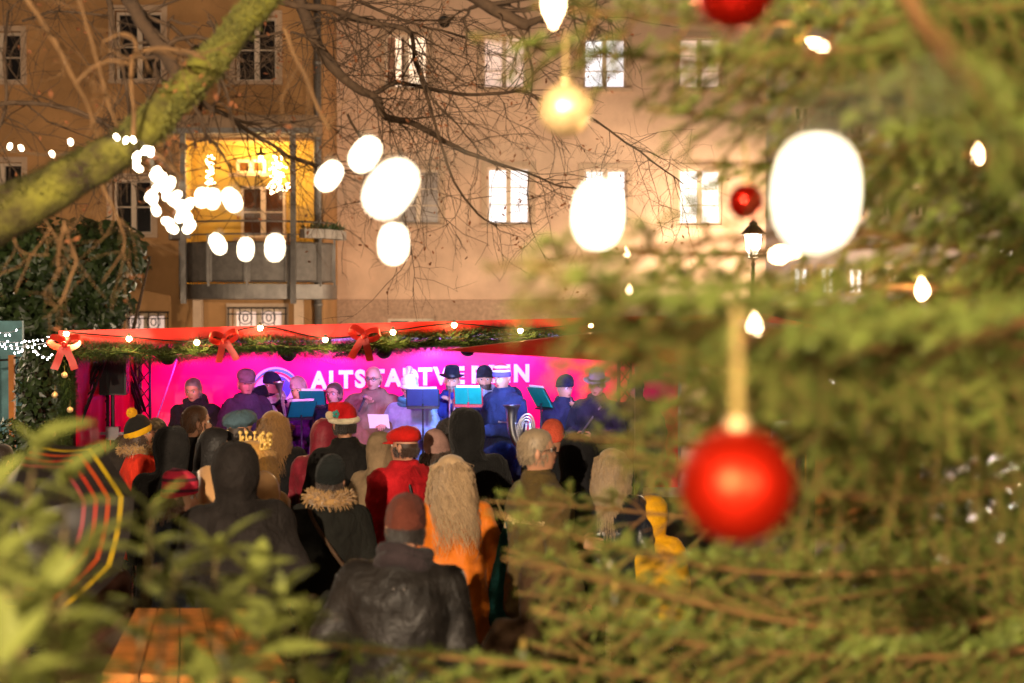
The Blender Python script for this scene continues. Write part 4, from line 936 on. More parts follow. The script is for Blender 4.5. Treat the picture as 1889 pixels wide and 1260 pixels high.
    if hat in ('flatcap', 'newsboy'):
        m_ = MB(); RG = []; kk = 1.0 if hat == 'flatcap' else 1.12
        for z_, r_, f_ in ((.035, .088, 1.05), (.05, .094 * kk, 1.08), (.075, .098 * kk, 1.08), (.105, .09 * kk, 1.02), (.128, .068, .95), (.14, .03, .9)): RG.append([(r_ * .95 * math.sin(a), r_ * 1.1 * (f_ if math.cos(a) > 0 else 1) * math.cos(a), z_ - (.012 if math.cos(a) > 0 else 0) * math.cos(a)) for a in np.linspace(0, 6.283, 28, False)])
        m_.rings(RG[::-1]); ho = put(m_, 'hat', hc)
        pk_ = MB(); q0 = []; q1 = []; ext_ = .045 if hat == 'flatcap' else .07
        for a in np.linspace(-1.15, 1.15, 15): q0.append((.088 * math.sin(a), .096 * math.cos(a), .040)); q1.append((.086 * math.sin(a), .096 * math.cos(a) + ext_ * max(0, math.cos(a * 1.3)), .026 - .01 * math.cos(a)))
        pk_.rings([q0, q1], False); pk_.rings([[(x, y, z_ - .006) for x, y, z_ in q1], [(x, y, z_ - .006) for x, y, z_ in q0]], False); pk_.rings([[(x, y, z_ - .006) for x, y, z_ in q1][::-1], q1[::-1]], False); put(pk_, 'peak', hc, ho)
    if hat == 'fedora':
        m_ = MB(); RG = []
        for z_, r_, t_ in ((.034, .088, 0), (.038, .145, 0), (.042, .146, 0), (.046, .092, 0), (.06, .09, 0), (.10, .086, 0), (.135, .08, .0), (.15, .068, .6), (.142, .03, 1), (.136, .006, 1)): RG.append([(r_ * .93 * math.sin(a), r_ * 1.1 * math.cos(a), z_ + (.018 * abs(math.sin(a)) if r_ > .12 else 0) - .012 * t_ * math.cos(a)) for a in np.linspace(0, 6.283, 32, False)])
        m_.rings(RG[::-1]); ho = put(m_, 'hat', hc); m_ = MB(); m_.rings([[(r_ * .93 * math.sin(a), r_ * 1.1 * math.cos(a), z_) for a in np.linspace(0, 6.283, 28, False)] for z_, r_ in ((.048, .0935), (.07, .0915))], True, False); put(m_, 'hat_band', m_black, ho)
    if hat == 'santa':
        m_ = MB(); RG = []
        for z_, r_, x_, y_ in ((.03, .094, 0, 0), (.06, .096, 0, 0), (.10, .092, -.004, 0), (.135, .076, -.012, -.005), (.158, .052, -.03, -.01), (.160, .036, -.062, -.015), (.135, .026, -.092, -.02), (.095, .018, -.105, -.02)):
            RG.append([(x_ + r_ * .97 * math.sin(a), y_ + r_ * 1.1 * math.cos(a), z_ + (.5 * r_ * -math.sin(a) * 1.2 if z_ < .15 and r_ < .06 else 0)) for a in np.linspace(0, 6.283, 28, False)])
        m_.rings(RG[::-1]); ho = put(m_, 'hat', hc); br_ = MB()
        br_.tube([(.095 * math.sin(a), .108 * math.cos(a), .03 + .12 * .1 * math.cos(a)) for a in np.linspace(0, 6.2832, 33)], .021, 10); put(br_, 'fur_brim', fabric('#e6d6b4', .98, .9, 60, .15, .5), ho)
        br_ = MB(); br_.ball((-.112, -.02, .068), .032, 12, 10); po_ = put(br_, 'pompom', fabric('#dfc8a0', .98, .9, 60, .15, .5), ho)
        for k in range(5): br_ = MB(); a = k * 1.257; br_.ball((-.082 + .018 * math.cos(a), -.075, .075 + .018 * math.sin(a)), (.013, .008, .013), 8, 6); put(br_, 'flower_petal', M('turquoise_felt', '#4aa8a0', .9, var=.1), ho)
    if collar == 'fur' or collar == 'furhood':
        m_ = MB(); fm = M('fur_' + label[:10], '#a5804e', .95, var=.4, vs=30, island=.6, sheen=.4)
        for i in range(900):
            a = R.uniform(0, 6.283); rr = .105; c_ = Vector((rr * math.sin(a), .115 * math.cos(a) - .012, -.135 + (.03 if math.cos(a) < 0 else -.01))); q = Vector((R.gauss(0, 1), R.gauss(0, 1), R.gauss(.3, 1))).normalized()
            m_.tube([c_ + q * .015, c_ + q * .045 + Vector((0, 0, .008)), c_ + q * .07], [.0055, .004, .0015], 3, False)
        m_.tube([(.105 * math.sin(a), .115 * math.cos(a) - .012, -.135 + (.03 if math.cos(a) < 0 else -.01)) for a in np.linspace(0, 6.2832, 25)], .034, 8); put(m_, 'fur_collar', fm)
    elif collar in ('stand', 'hooddown'):
        m_ = shell([(-.098, .078, .07, .082, .5), (-.13, .083, .078, .088, .42), (-.17, .095, .088, .10, .3), (-.20, .12, .10, .115, .3)], .4, 0, 26, .012); put(m_, 'collar', cm)
        if collar == 'hooddown':
            m_ = MB(); RG = []
            for t in np.linspace(0, 1, 9):
                w_ = .13 * math.sin(math.pi * (.12 + .8 * t)) + .03; RG.append([(w_ * math.cos(a), -.105 - .055 * math.sin(a) * math.sin(math.pi * t) - .02 * t, -.12 - .17 * t) for a in np.linspace(0, math.pi, 15)])
            m_.rings(RG[::-1], False); m_.rings([[(x, y + .02, z_) for x, y, z_ in r_] for r_ in RG], False); m_.v = [tuple(Vector(p) + Vector((0, .012 * noise.noise(Vector(p) * 14), 0))) for p in m_.v]; put(m_, 'lowered_hood', cm)
    if scarf:
        m_ = MB(); scm = fabric(scarf, .95, .7, 60, .2, .05)
        for k, (rr, zz3, t_) in enumerate(((.094, -.115, .030), (.104, -.155, .034))): m_.tube([((rr + .006 * math.sin(a * 5 + k)) * math.sin(a), (rr + .008) * math.cos(a), zz3 + .014 * math.sin(a * 2 + k) - .012 * math.cos(a)) for a in np.linspace(0, 6.2832, 31)], t_, 10)
        put(m_, 'scarf', scm)
    if strap:
        m_ = MB(); pts = strap[1]
        loc = [bf(Vector((x * s, y * s, z_ * s))) for x, y, z_ in pts]; pth = smooth_path(loc, 4); m_.tube(pth, .012, 6); m_.build('strap', strap[0], root, True)
    def Wp(p): q = bf(Vector(p) * s); q.rotate(Matrix.Rotation(math.radians(yaw), 3, 'Z')); return q + root.location
    def Hp(p): q = hl(p); q.rotate(Matrix.Rotation(math.radians(yaw), 3, 'Z')); return q + root.location
    def Wd(v_): q = Vector(v_); q.rotate(Matrix.Rotation(math.radians(yaw), 3, 'Z')); return q
    return dict(root=root, W=Wp, H=Hp, D=Wd, s=s, hl=hl, bf=bf, put=put, cm=cm)
extra_mat = {}
# ------------------------------------------------------------------ audience
leather = lambda c, r=.5: fabric(c, r, .35, 60, .3, .0, 6, .05)
extra_mat['woman in an orange-red coat and a black and yellow bobble hat by the tent'] = fabric('#e8b018', .95, .6, 60, .1, .05)
m_bee = M('black_yellow_knit', '#16130f', .95, var=.2, bump=.5, bs=90)
a = person(258, 760, 10.8, '#d8321a', 'woman in an orange-red coat and a black and yellow bobble hat by the tent', -70, .055, head=(5, -8), hat='bobble', hatc=m_bee, collar='fur', skin=SKIN2, hem=.6, bulk=1.05, face=True, hair='bob', hairc='#4a3220')
m_ = MB(); m_.rings([[(r_ * math.sin(t) * .87, r_ * math.cos(t), z_ + .22 * r_ * math.cos(t)) for t in np.linspace(0, 6.283, 40, False)] for z_, r_ in ((.0, .108), (.03, .114), (.048, .108))], True, False); a['put'](m_, 'hat_brim', fabric('#e0a812', .95, .6, 90, .15, .05))
person(206, 772, 11.2, '#2a2523', 'person in a dark grey jacket bending forward left of the bobble hat', -35, 0, lean=.6, head=(0, 45), hair='short', collar='stand', hmin=1.60, bx=1.05, bulk=1.1)
person(316, 785, 9.0, '#191614', 'person in a black padded coat with a furry black hood up, seen from behind', 8, .04, hood=1.06, hem=.55, coatmat=fabric('#181513', .95, .8, 60, .3, .05), bulk=1.1)
person(366, 748, 9.9, '#1d1a18', 'man with short brown hair and dark stand-up collar looking right', -38, .005, head=(-25, 0), hair='short', hairc='#5a3a22', collar='stand', face=True)
person(388, 790, 9.4, '#201c1a', 'person in a black rain hood with part of the face showing, turned right', -128, .045, hood=1.12, face=True, head=(30, 14), coatmat=leather('#1a1716'))
person(445, 757, 10.4, '#1b1c20', 'person in a grey-blue knitted beret in front of the flat-capped man', -25, .03, hat='beret', hatc='#4c6470', hair='bob', hairc='#3a2c22', collar='stand', head=(-22, 0))
person(506, 757, 10.6, '#121113', 'woman with wavy dark blonde hair and a long black coat', 5, .012, hair='wavy', hairc='#8a6334', hem=.45, bx=.95)
# angel figure with crown and wings
ang = person(450, 806, 8.1, '#c79a62', 'angel with gold crown, blonde curls and beige wings behind the hooded man', -10, .03, hair='curly', hairc='#c09048', hem=.2, bx=.95, coatmat=fabric('#c8a070', .5, .3, 60, .1, .05))
m_crown = M('gold_tinsel', '#f4cc70', .3, metal=.15, var=.1)
cw = MB()
for i in range(15):
    t = -1.9 + i * 3.8 / 14; b0 = Vector((.098 * math.sin(t), .085 * math.cos(t) + .01, .085)); tp = b0 * 1.05 + Vector((0, 0, .075 if i % 2 == 0 else .045)); cw.tube([b0, tp], [.007, .004], 5); cw.ball(tp, .012, 8, 6); cw.ball(b0.lerp(tp, .5) + Vector((.012, 0, 0)), .008, 6, 5)
cw.tube([(.098 * math.sin(t), .085 * math.cos(t) + .01, .085) for t in np.linspace(-1.9, 1.9, 25)], .008, 6); ang['put'](cw, 'crown', m_crown)
m_wing = M('wing_satin', '#c89a68', .32, var=.12, vs=7, bump=.4, bs=25, sheen=.3)
for sg in (-1, 1):
    w_ = MB(); out = [(.02, 1.36), (.06, 1.52), (.12, 1.60), (.18, 1.56), (.20, 1.44), (.185, 1.36), (.235, 1.32), (.25, 1.24), (.215, 1.16), (.25, 1.10), (.245, 1.02), (.20, .96), (.21, .88), (.15, .82), (.10, .90), (.06, 1.02), (.02, 1.12)]
    out = [(p.x, p.z) for p in smooth_path([Vector((x, 0, z)) for x, z in out + out[:1]], 3)][:-1]
    n = len(out); s = ang['s']; q = [ang['bf'](Vector((sg * x * s * 1.4, (-.19 - .10 * x - .02 * math.sin(z * 20)) * s, z * s))) for x, z in out]; cen = ang['bf'](Vector((sg * .15 * s, -.30 * s, 1.2 * s)))
    w_.v = [tuple(p) for p in q] + [tuple(p + Vector((0, .03, 0))) for p in q] + [tuple(cen), tuple(cen + Vector((0, .06, 0)))]; w_.mi = []
    w_.f = [(k, (k + 1) % n, 2 * n) for k in range(n)] + [(n + (k + 1) % n, n + k, 2 * n + 1) for k in range(n)] + [(k, n + k, n + (k + 1) % n, (k + 1) % n) for k in range(n)]
    w_.mi = [0] * len(w_.f); w_.build('wing', m_wing, ang['root'], True)
person(443, 812, 7.2, '#231c18', 'tall man in a dark jacket with a smooth black hood, before the angel', 4, .045, hood=1.1, bx=1.02, sx=1.06, bulk=1.12, arms=('front', 'pocket'), coatmat=fabric('#1a1411', .75, .6, 35, .3, .02, 7), fold=1.5)
m_stripe = M('striped_knit', '#b01c34', .95, var=.15, bump=.6, bs=70); nt = m_stripe.node_tree; bsd = nt.nodes['Principled BSDF']
tcn = nt.nodes.new('ShaderNodeTexCoord'); wv = nt.nodes.new('ShaderNodeTexWave'); wv.bands_direction = 'Z'; wv.inputs['Scale'].default_value = 5.5; wv.inputs['Distortion'].default_value = .4; rp = nt.nodes.new('ShaderNodeValToRGB')
rp.color_ramp.elements[0].position = .12; rp.color_ramp.elements[0].color = (.09, .01, .025, 1); rp.color_ramp.elements[1].position = .3; rp.color_ramp.elements[1].color = (*lin('#c42440'), 1); nt.links.new(tcn.outputs['Object'], wv.inputs[0]); nt.links.new(wv.outputs[0], rp.inputs[0]); nt.links.new(rp.outputs[0], bsd.inputs['Base Color'])
person(327, 861, 7.8, '#20242c', 'girl in profile wearing a slouchy red striped beanie and navy jacket', -84, .05, hat='slouch', hatc=m_stripe, hair='bob', hairc='#5a3a24', face=True, skin=SKIN2, collar='hooddown', head=(0, 4))
person(590, 770, 10.5, '#7c1628', 'person in a wine-red rain coat with the hood up', -12, .04, hood=1.0, bx=1.0, coatmat=fabric('#7c1628', .5, .4, 60, .2, .1), arms=('front', 'front'))
person(643, 736, 10.0, '#151210', 'man in a red and white Santa hat and dark coat, seen from behind', 4, .06, hat='santa', hatc='#c8141a', hair='short', hairc='#2a211a', collar='stand', hem=.6, bx=1.02)
person(604, 838, 8.0, '#14140f', 'person in a black beanie and black jacket with a diagonal bag strap', 6, .03, hat='beanie', hatc='#0f1413', hair='short', hairc='#3a281c', collar='fur', fold=.8, bx=1.0, sx=1.0, strap=(fabric('#4a3626', .7), [(-.13, -.08, 1.45), (-.10, -.15, 1.38), (.02, -.18, 1.2), (.14, -.17, 1.05), (.2, -.12, .95)]))
tb = person(702, 795, 9.8, '#8a7458', 'person in a tan hood and tan jacket with dark lettering, behind the red coat', -15, .035, hood=.98, hem=.7, bx=1.0)
for i, c in enumerate('TION'):
    o = text_mesh(c, .05, m_black, 'lettering', tb['root'], bold=.002); o.rotation_euler = (math.pi / 2, 0, 0); o.location = (-.02 + i * .04, -.172, 1.30 * tb['s'])
rd = person(742, 783, 9.4, '#b8121c', 'woman in a bright red woollen coat and red peaked cap turned to the left', 38, .03, head=(28, 0), hat='newsboy', hatc='#c8180f', hair='short', hairc='#3a2418', face=True, skin=SKIN2, collar='hooddown', hem=.6, bx=1.08, sx=1.05, bulk=1.12, fold=1.2, strap=(m_black, [(-.05, -.07, 1.49), (-.06, -.14, 1.42), (-.04, -.185, 1.25), (-.02, -.19, 1.05), (.05, -.18, .9)]))
person(826, 768, 10.6, '#2a2522', 'dark-haired person with head bowed and patterned scarf between the pink hat and the black hood', -20, .012, head=(-20, 28), hair='bob', hairc='#2c2018', scarf='#4a3a28')
person(815, 790, 9.9, '#b48478', 'person in a dusty pink pointed hat and quilted pink coat', 20, .06, hat='long_beanie', hatc='#a07c72', hood=False, collar='hooddown', coatmat=fabric('#b5877a', .7, .4, 80, .12), quilt=26, hair='bob', hairc='#4a3426')
person(874, 750, 9.2, '#100f10', 'tall person in a black jacket with the black hood up, leaning left', 10, .045, side=-.07, hood=1.06, bx=1.02, sx=1.0, hem=.6, fold=.8, coatmat=fabric('#0f0e0e', .95, .5, 80, .2, .1))
og = person(838, 838, 7.9, '#d06a0c', 'woman with long curly grey-blonde hair and a bright orange jacket', 3, .015, hair='curly', hairc='#b89a74', hem=.62, coatmat=fabric('#d4700e', .55, .5, 30, .15, .1), fold=1.3, bx=.95)
bgp = og['W']((.30, -.06, .95))
bag = empty('shoulder_bag', tuple(og['W']((.30, -.08, .72))), 'teal cloth bag hanging at the right of the orange jacket', 'bag'); m_ = MB(); RG = []
for z_, w_, t_ in ((.0, .085, .05), (.05, .10, .06), (.2, .095, .055), (.36, .07, .045), (.5, .04, .03), (.58, .012, .012)): RG.append([(w_ * math.cos(q) + .02 * z_, t_ * math.sin(q) + .008 * math.sin(q * 5 + z_ * 9), z_) for q in np.linspace(0, 6.283, 20, False)])
m_.rings(RG); m_.build('pouch', fabric('#1c5a58', .8, .5, 40), bag, True); m_ = MB(); m_.tube([(.012, 0, .57), (-.05, .02, .70)], .008, 6); m_.build('cord', m_stem, bag)
ol = person(995, 790, 7.6, '#5a4a22', 'grey-haired man with glasses in an olive fleece with script on the back', -66, .008, head=(-18, -2), hair='short', hairc='#8f7c62', face=True, glasses=True, collar='stand', coatmat=fabric('#574621', .95, .7, 90, .18, .05), bx=1.0, sx=1.02, arms=('front', 'down'))
def back_print(per, rows, mat, yoff=-.165):
    for txt, x_, z_, sz, sh in rows:
        o = text_mesh(txt, sz, mat, 'lettering', per['root'], bold=.0012); 
        for v in o.data.vertices:
            X = v.co.x + x_; Z = v.co.y + z_; sc_ = per['s']; k = abs(X) / .2; v.co = (X + sh * (Z - z_), yoff * sc_ * math.sqrt(max(.2, 1 - .55 * k * k)) - .016 - v.co.z, Z * sc_)
m_beigeprint = M('beige_print', '#c8ab80', .7, var=.1)
back_print(ol, [('~~~~~~~', .0, 1.335, .034, .2), ('Ahrgut Becker', -.02, 1.28, .046, .3), ('B.', -.06, 1.235, .04, 0)][1:], m_beigeprint)
person(1025, 773, 10.1, '#15161a', 'person in a salmon-orange beanie behind the olive fleece', 10, .03, hat='beanie', hatc='#d0563c', collar='stand')
person(1068, 800, 8.7, '#131316', 'person with a black hood beside the olive fleece man', -5, .04, hood=1.08, coatmat=fabric('#121114', .9), bx=1.0)
person(1118, 826, 8.2, '#141a28', 'woman with long fair hair in a shiny blue-black padded jacket behind the fir', -15, .015, hair='long', hairc='#a58a66', quilt=22, coatmat=fabric('#10141f', .22, .3, 30, .2, 0, 8, .05))
person(1192, 908, 8.2, '#e0a010', 'small child in a bright yellow hooded jacket between the fir branches', -30, .045, hood=.92, coatmat=fabric('#e2a50c', .6, .4, 50, .1), bulk=1.15, bx=1.1, lean=.12)
bm_ = person(735, 909, 5.8, '#1f1a17', 'broad man in a rust-brown beanie and black leather jacket, nearest to the viewer', 0, .03, hat='beanie', hatc='#5a2a1c', hair='short', hairc='#241a14', scarf='#2a2022', bx=1.03, sx=1.12, bulk=1.15, coatmat=leather('#15100c', .5), fold=1.05, arms=(((.31, -.03, 1.14), (.36, .14, .98)), 'down'))
for x_ in (-.02, .022):
    q = MB(); q.ball(bm_['bf'](Vector((x_, -.178 * bm_['s'], 1.385 * bm_['s']))), (.008, .012, .008), 8, 6); q.build('stud', m_zinc, bm_['root'], True)
person(990, 1035, 5.6, '#3a2414', 'person in a dark brown coat bending behind the lowest fir branches', -15, .03, hood=1.0, coatmat=fabric('#38240f', .7, .6, 30, .05), fold=1.5, sx=1.05, lean=.2)
person(-8, 815, 9.2, '#15110f', 'dark-coated person cut off by the left edge of the view', -10, .02, hair='short', collar='stand')
ump = person(150, 985, 6.9, '#3a1f12', 'person in a dark reddish-brown coat crouching behind the striped umbrella', -20, .02, hat='beanie', hatc='#2a1712', lean=.2, hmin=1.38)

# ------------------------------------------------------------------ striped umbrella
uc = P(95, 975, 6.35)
um = empty('umbrella', tuple(uc), 'black umbrella with pink, red, orange and yellow rings held at the left', 'umbrella')
ax = Vector((-.30, -.90, .32)).normalized(); um.rotation_euler = (ax.to_track_quat('Z', 'Y') @ Matrix.Rotation(math.radians(22.5), 3, 'Z').to_quaternion()).to_euler()
m_um = bpy.data.materials.new('striped_umbrella_cloth'); m_um.use_nodes = True; N = m_um.node_tree.nodes; Lk = m_um.node_tree.links; bb = N['Principled BSDF']; bb.inputs['Roughness'].default_value = .5
at = N.new('ShaderNodeAttribute'); at.attribute_name = 'rim'; rp = N.new('ShaderNodeValToRGB'); rp.color_ramp.interpolation = 'CONSTANT'; Lk.new(at.outputs['Fac'], rp.inputs[0]); Lk.new(rp.outputs[0], bb.inputs['Base Color'])
el = rp.color_ramp.elements; blk = (.012, .009, .008, 1); el[0].position = 0; el[0].color = blk; el[1].position = .62; el[1].color = (*lin('#7a3034'), 1)
for p_, c_ in ((.655, blk), (.71, (*lin('#8a2616'), 1)), (.745, blk), (.80, (*lin('#963812'), 1)), (.835, blk), (.89, (*lin('#a08410'), 1)), (.925, blk)): e_ = el.new(p_); e_.color = c_
UR = .43; ns, nr = 8, 18
for k in range(ns):
    V, F, RM = [], [], []
    for i in range(nr + 1):
        t = i / nr
        for j in range(7):
            u = j / 6; a0, a1 = k * 2 * math.pi / ns, (k + 1) * 2 * math.pi / ns; p0 = Vector((math.cos(a0), math.sin(a0), 0)); p1 = Vector((math.cos(a1), math.sin(a1), 0)); q = p0.lerp(p1, u) * UR * t
            sag = math.sin(math.pi * u); z_ = .26 * (1 - t ** 2.1) - .035 * sag * t; q = q * (1 - .03 * sag * t * t); V.append((q.x, q.y, z_)); RM.append(t)
    for i in range(nr):
        for j in range(6): a = i * 7 + j; F.append((a, a + 7, a + 8, a + 1))
    o = npmesh('panel', V, F, m_um, um); at_ = o.data.attributes.new('rim', 'FLOAT', 'POINT'); at_.data.foreach_set('value', RM)
    q = MB(); q.tube([(UR * t * math.cos(k * 2 * math.pi / ns), UR * t * math.sin(k * 2 * math.pi / ns), .26 * (1 - t ** 2.1) - .008) for t in np.linspace(0, 1, 9)], .0025, 4); q.build('rib', m_alu, um)
q = MB(); q.tube([(0, 0, .30), (0, 0, -.5)], .006, 8); q.tube([(0, 0, -.5), (0, 0, -.56), (.02, 0, -.59), (.045, 0, -.57)], .012, 8); q.build('shaft', m_black, um)

# ------------------------------------------------------------------ wooden table
tl = empty('wooden_table', (0, 0, 0), 'orange-brown wooden table top behind the laurel leaves at the lower left', 'table')
A0, A1, A2, A3 = P(250, 1122, 6.4), P(470, 1122, 6.4), P(545, 1252, 5.0), P(188, 1240, 5.0)
zt = 1.02
def onz(x, y):
    k = P(x, y, 1) - Vector((0, 0, CAMZ)); return Vector((0, 0, CAMZ)) + k * ((zt - CAMZ) / k.z)
c00, c10, c11, c01 = onz(188, 1242), onz(545, 1252), onz(455, 1122), onz(250, 1122); tl.location = ((c00 + c11) / 2).xy.to_3d()
for i in range(5):
    p0, p1 = c00.lerp(c10, (i + .02) / 5), c00.lerp(c10, (i + .97) / 5); q0, q1 = c01.lerp(c11, (i + .02) / 5), c01.lerp(c11, (i + .97) / 5)
    q = MB(); q.ext([p - tl.location for p in (p0, p1, q1, q0)], (0, 0, 0), (0, 0, -.035 + .003 * (i % 2))); q.build('plank', m_wood, tl)
for c in (c00, c10, c11, c01):
    p = (c - tl.location) * .9; q = MB(); q.bar((p.x, p.y, 0), (p.x, p.y, zt - .04), .03); q.build('leg', m_wood, tl)
q = MB(); p = [(c - tl.location) * .88 for c in (c00, c10, c11, c01)]
for i in range(4): a_, b_ = p[i], p[(i + 1) % 4]; q.bar((a_.x, a_.y, zt - .09), (b_.x, b_.y, zt - .09), (.012, .035))
q.build('apron', m_wood, tl)

# ------------------------------------------------------------------ musicians on the platform
FLr = .12; GB = 'brass band and guests on the stage'
def mus(px, top, d, coat, label, **k): k.setdefault('skin', SKIN2); k.setdefault('fold', 1.7); return person(px, top, d, coat, label, floor=FLr, group=GB, face=True, **k)
mus(362, 697, 14.0, '#161319', 'grey-haired man in a dark overcoat looking down at the left of the stage', yaw=172, hair='short', hairc='#6a645c', hem=.55, head=(0, 14), scarf='#17151a', bx=1.06, sx=1.05)
m2 = mus(455, 678, 13.5, '#3c3440', 'heavy man in a flat tweed cap and grey-brown jacket facing right', yaw=-128, extra=.03, hat='flatcap', hatc='#6a5a58', head=(-30, 4), hair='bald', hairc='#8a807a', collar='stand', bx=1.15, bulk=1.35, hem=.7)
mus(489, 712, 13.9, '#7a86a0', 'white-bearded man in a dark brimmed hat, glasses and pale grey jacket', yaw=150, extra=.035, hat='fedora', hatc='#1c1a26', glasses=True, beard='#d8d4d0', hair='bald', hairc='#c8c4c0', head=(-18, 12), scarf='#aab0c0')
mus(501, 684, 14.6, '#1a2444', 'man in a navy striped beanie with white scarf behind the bearded man', yaw=148, extra=.03, hat='beanie', hatc='#252a40', head=(-15, 4), scarf='#d8d4dc')
m5 = mus(553, 692, 14.2, '#5a1460', 'woman in a purple quilted coat, pink beanie and thick white scarf', yaw=165, extra=.03, hat='beanie', hatc='#b48a98', scarf='#d8ccd0', head=(0, 6), quilt=20, trous=m_jean2, arms=('hold', 'hold'), hem=.72, bx=1.08, sx=1.05)
m6 = mus(621, 706, 14.0, '#1c2040', 'girl with pulled-back hair and navy jacket holding a trumpet', yaw=176, hair='short', hairc='#4a342a', collar='stand', arms=('front', 'front'), hmin=1.5, bx=.95)
m7 = mus(688, 676, 13.9, '#7a5e4a', 'bald man with glasses in a tan parka speaking into a microphone', yaw=172, hair='bald', hairc='#6a5a4c', glasses=True, head=(-4, 6), collar='stand', bx=1.16, sx=1.08, bulk=1.15, hem=.62, arms=('paper', 'mic'), fold=1.5, hands=(((-.1, .9, .2), (0, .1, -1), .5), ((-.45, .2, .85), (-.4, .9, 0), 1.05)))
extra_mat['man in a white bobble hat, glasses and light blue jacket holding a clarinet'] = fabric('#e0e8ea', .95, .6, 60, .1, .05)
m8 = mus(759, 682, 13.7, '#8090b0', 'man in a white bobble hat, glasses and light blue jacket holding a clarinet', yaw=170, extra=.055, hat='bobble', hatc='#d8e0e0', glasses=True, beard=None, scarf='#2a6a78', head=(10, 16), collar='stand', arms=('paper', 'front'), hem=.66, bx=1.1, trous=m_jean2, fold=1.4)
m9 = mus(830, 674, 14.3, '#1c2c70', 'man in a black felt hat and blue jacket with a silver trombone', yaw=178, extra=.035, hat='fedora', hatc='#10121e', beard='#6a5a54', head=(0, 4), arms=('mic', 'hold'), collar='stand', bx=1.05)
m10 = mus(897, 672, 14.2, '#1c2238', 'man in a black beanie and navy jacket with grey hood around the neck', yaw=172, extra=.03, hat='beanie', hatc='#15131c', beard='#4a3a34', scarf='#8a8a98', trous=m_jean2, head=(8, 4), arms=('down', 'pocket'))
q = MB(); q.lathe([(.0, 0), (.035, 0), (.035, .003), (.0, .003)], n=16, axis=(0, 1, 0)); q.v = [(x + .09, y + .165, z + 1.28 * m10['s']) for x, y, z in q.v]; q.build('chest_badge', m_white, m10['root'])
extra_mat['tall man in a red, white and violet striped bobble hat and navy parka'] = fabric('#e0d8e0', .95, .6, 60, .1, .05)
m_hat11 = M('three_band_knit', '#5a4a90', .95, var=.1, bump=.5, bs=80); nt = m_hat11.node_tree; bsd = nt.nodes['Principled BSDF']
tcn = nt.nodes.new('ShaderNodeTexCoord'); sx_ = nt.nodes.new('ShaderNodeSeparateXYZ'); mr = nt.nodes.new('ShaderNodeMapRange'); rp = nt.nodes.new('ShaderNodeValToRGB'); rp.color_ramp.interpolation = 'CONSTANT'
nt.links.new(tcn.outputs['Generated'], sx_.inputs[0]); nt.links.new(sx_.outputs[2], rp.inputs[0]); nt.links.new(rp.outputs[0], bsd.inputs['Base Color'])
rp.color_ramp.elements[0].color = (*lin('#5a4a98'), 1); rp.color_ramp.elements[1].position = .36; rp.color_ramp.elements[1].color = (*lin('#e8e0e8'), 1)
for p_, c_ in ((.5, '#c02a50'), (.64, '#e8e0e8'), (.8, '#b82a58')): e_ = rp.color_ramp.elements.new(p_); e_.color = (*lin(c_), 1)
m11 = mus(928, 664, 13.9, '#1d2548', 'tall man in a red, white and violet striped bobble hat and navy parka', yaw=128, extra=.05, hat='beanie', hatc=m_hat11, head=(18, 12), collar='hooddown', hem=.6, bx=1.1, sx=1.08, bulk=1.15, arms=('front', 'down'))
m12 = mus(1040, 688, 14.2, '#20243c', 'musician in a dark cap and jacket playing a soprano saxophone by the fir', yaw=215, extra=.03, hat='beanie', hatc='#1c1e34', arms=('mic', 'front'), collar='stand', head=(0, 8))
m13 = mus(1100, 680, 13.8, '#181a24', 'musician in a pale brimmed hat and dark jacket half hidden by the fir', yaw=150, extra=.035, hat='fedora', hatc='#8a7f8c', arms=('front', 'front'), collar='stand', strap=(m_alu, [(-.1, .13, 1.42), (.05, .17, 1.2), (.15, .16, 1.0)]))
mus(1175, 690, 14.4, '#14161f', 'musician in a dark beanie hidden behind the fir at the right end of the stage', yaw=185, extra=.03, hat='beanie', hatc='#2a2030')

# instruments
def inst(name, loc, label, cat): return empty(name, tuple(loc), label, cat)
def clarinet(p0, p1, label, name='clarinet', mat=m_black, bell=.03, cat='clarinet'):
    p0, p1 = Vector(p0), Vector(p1); d_ = p1 - p0; o = inst(name, p0, label, cat); L_ = d_.length
    q = MB(); q.lathe([(.006, 0), (.009, .05), (.012, .09), (.0125, L_ * .55), (.0135, L_ * .8), (.018, L_ * .92), (bell, L_)], n=12, axis=d_); q.build('tube', mat, o, True)
    dn = d_.normalized(); sd = dn.orthogonal()
    q = MB()
    for i in range(9): c = dn * L_ * (.25 + .07 * i); s_ = sd.copy(); s_.rotate(Matrix.Rotation(i * 2.2, 3, dn)); q.lathe([(.0, .014), (.008, .014), (.008, .019), (0, .019)], c, 8, s_); 
    for a_ in (.6, 2.4, 4.1): s_ = sd.copy(); s_.rotate(Matrix.Rotation(a_, 3, dn)); q.tube([dn * L_ * .22 + s_ * .018, dn * L_ * .8 + s_ * .019], .0025, 5)
    q.build('keys', m_silver, o, True); return o
w = m8['W']
clarinet(m8['W']((-.12, .32, 1.22)), m8['W']((-.10, .30, .72)), 'black clarinet held upright by the man in the white bobble hat')
clarinet(m12['H']((0, .11, -.07)), m12['W']((.0, .36, .82)), 'slim silver soprano saxophone held by the musician beside the fir', 'soprano_saxophone', m_silver, .05, 'saxophone')
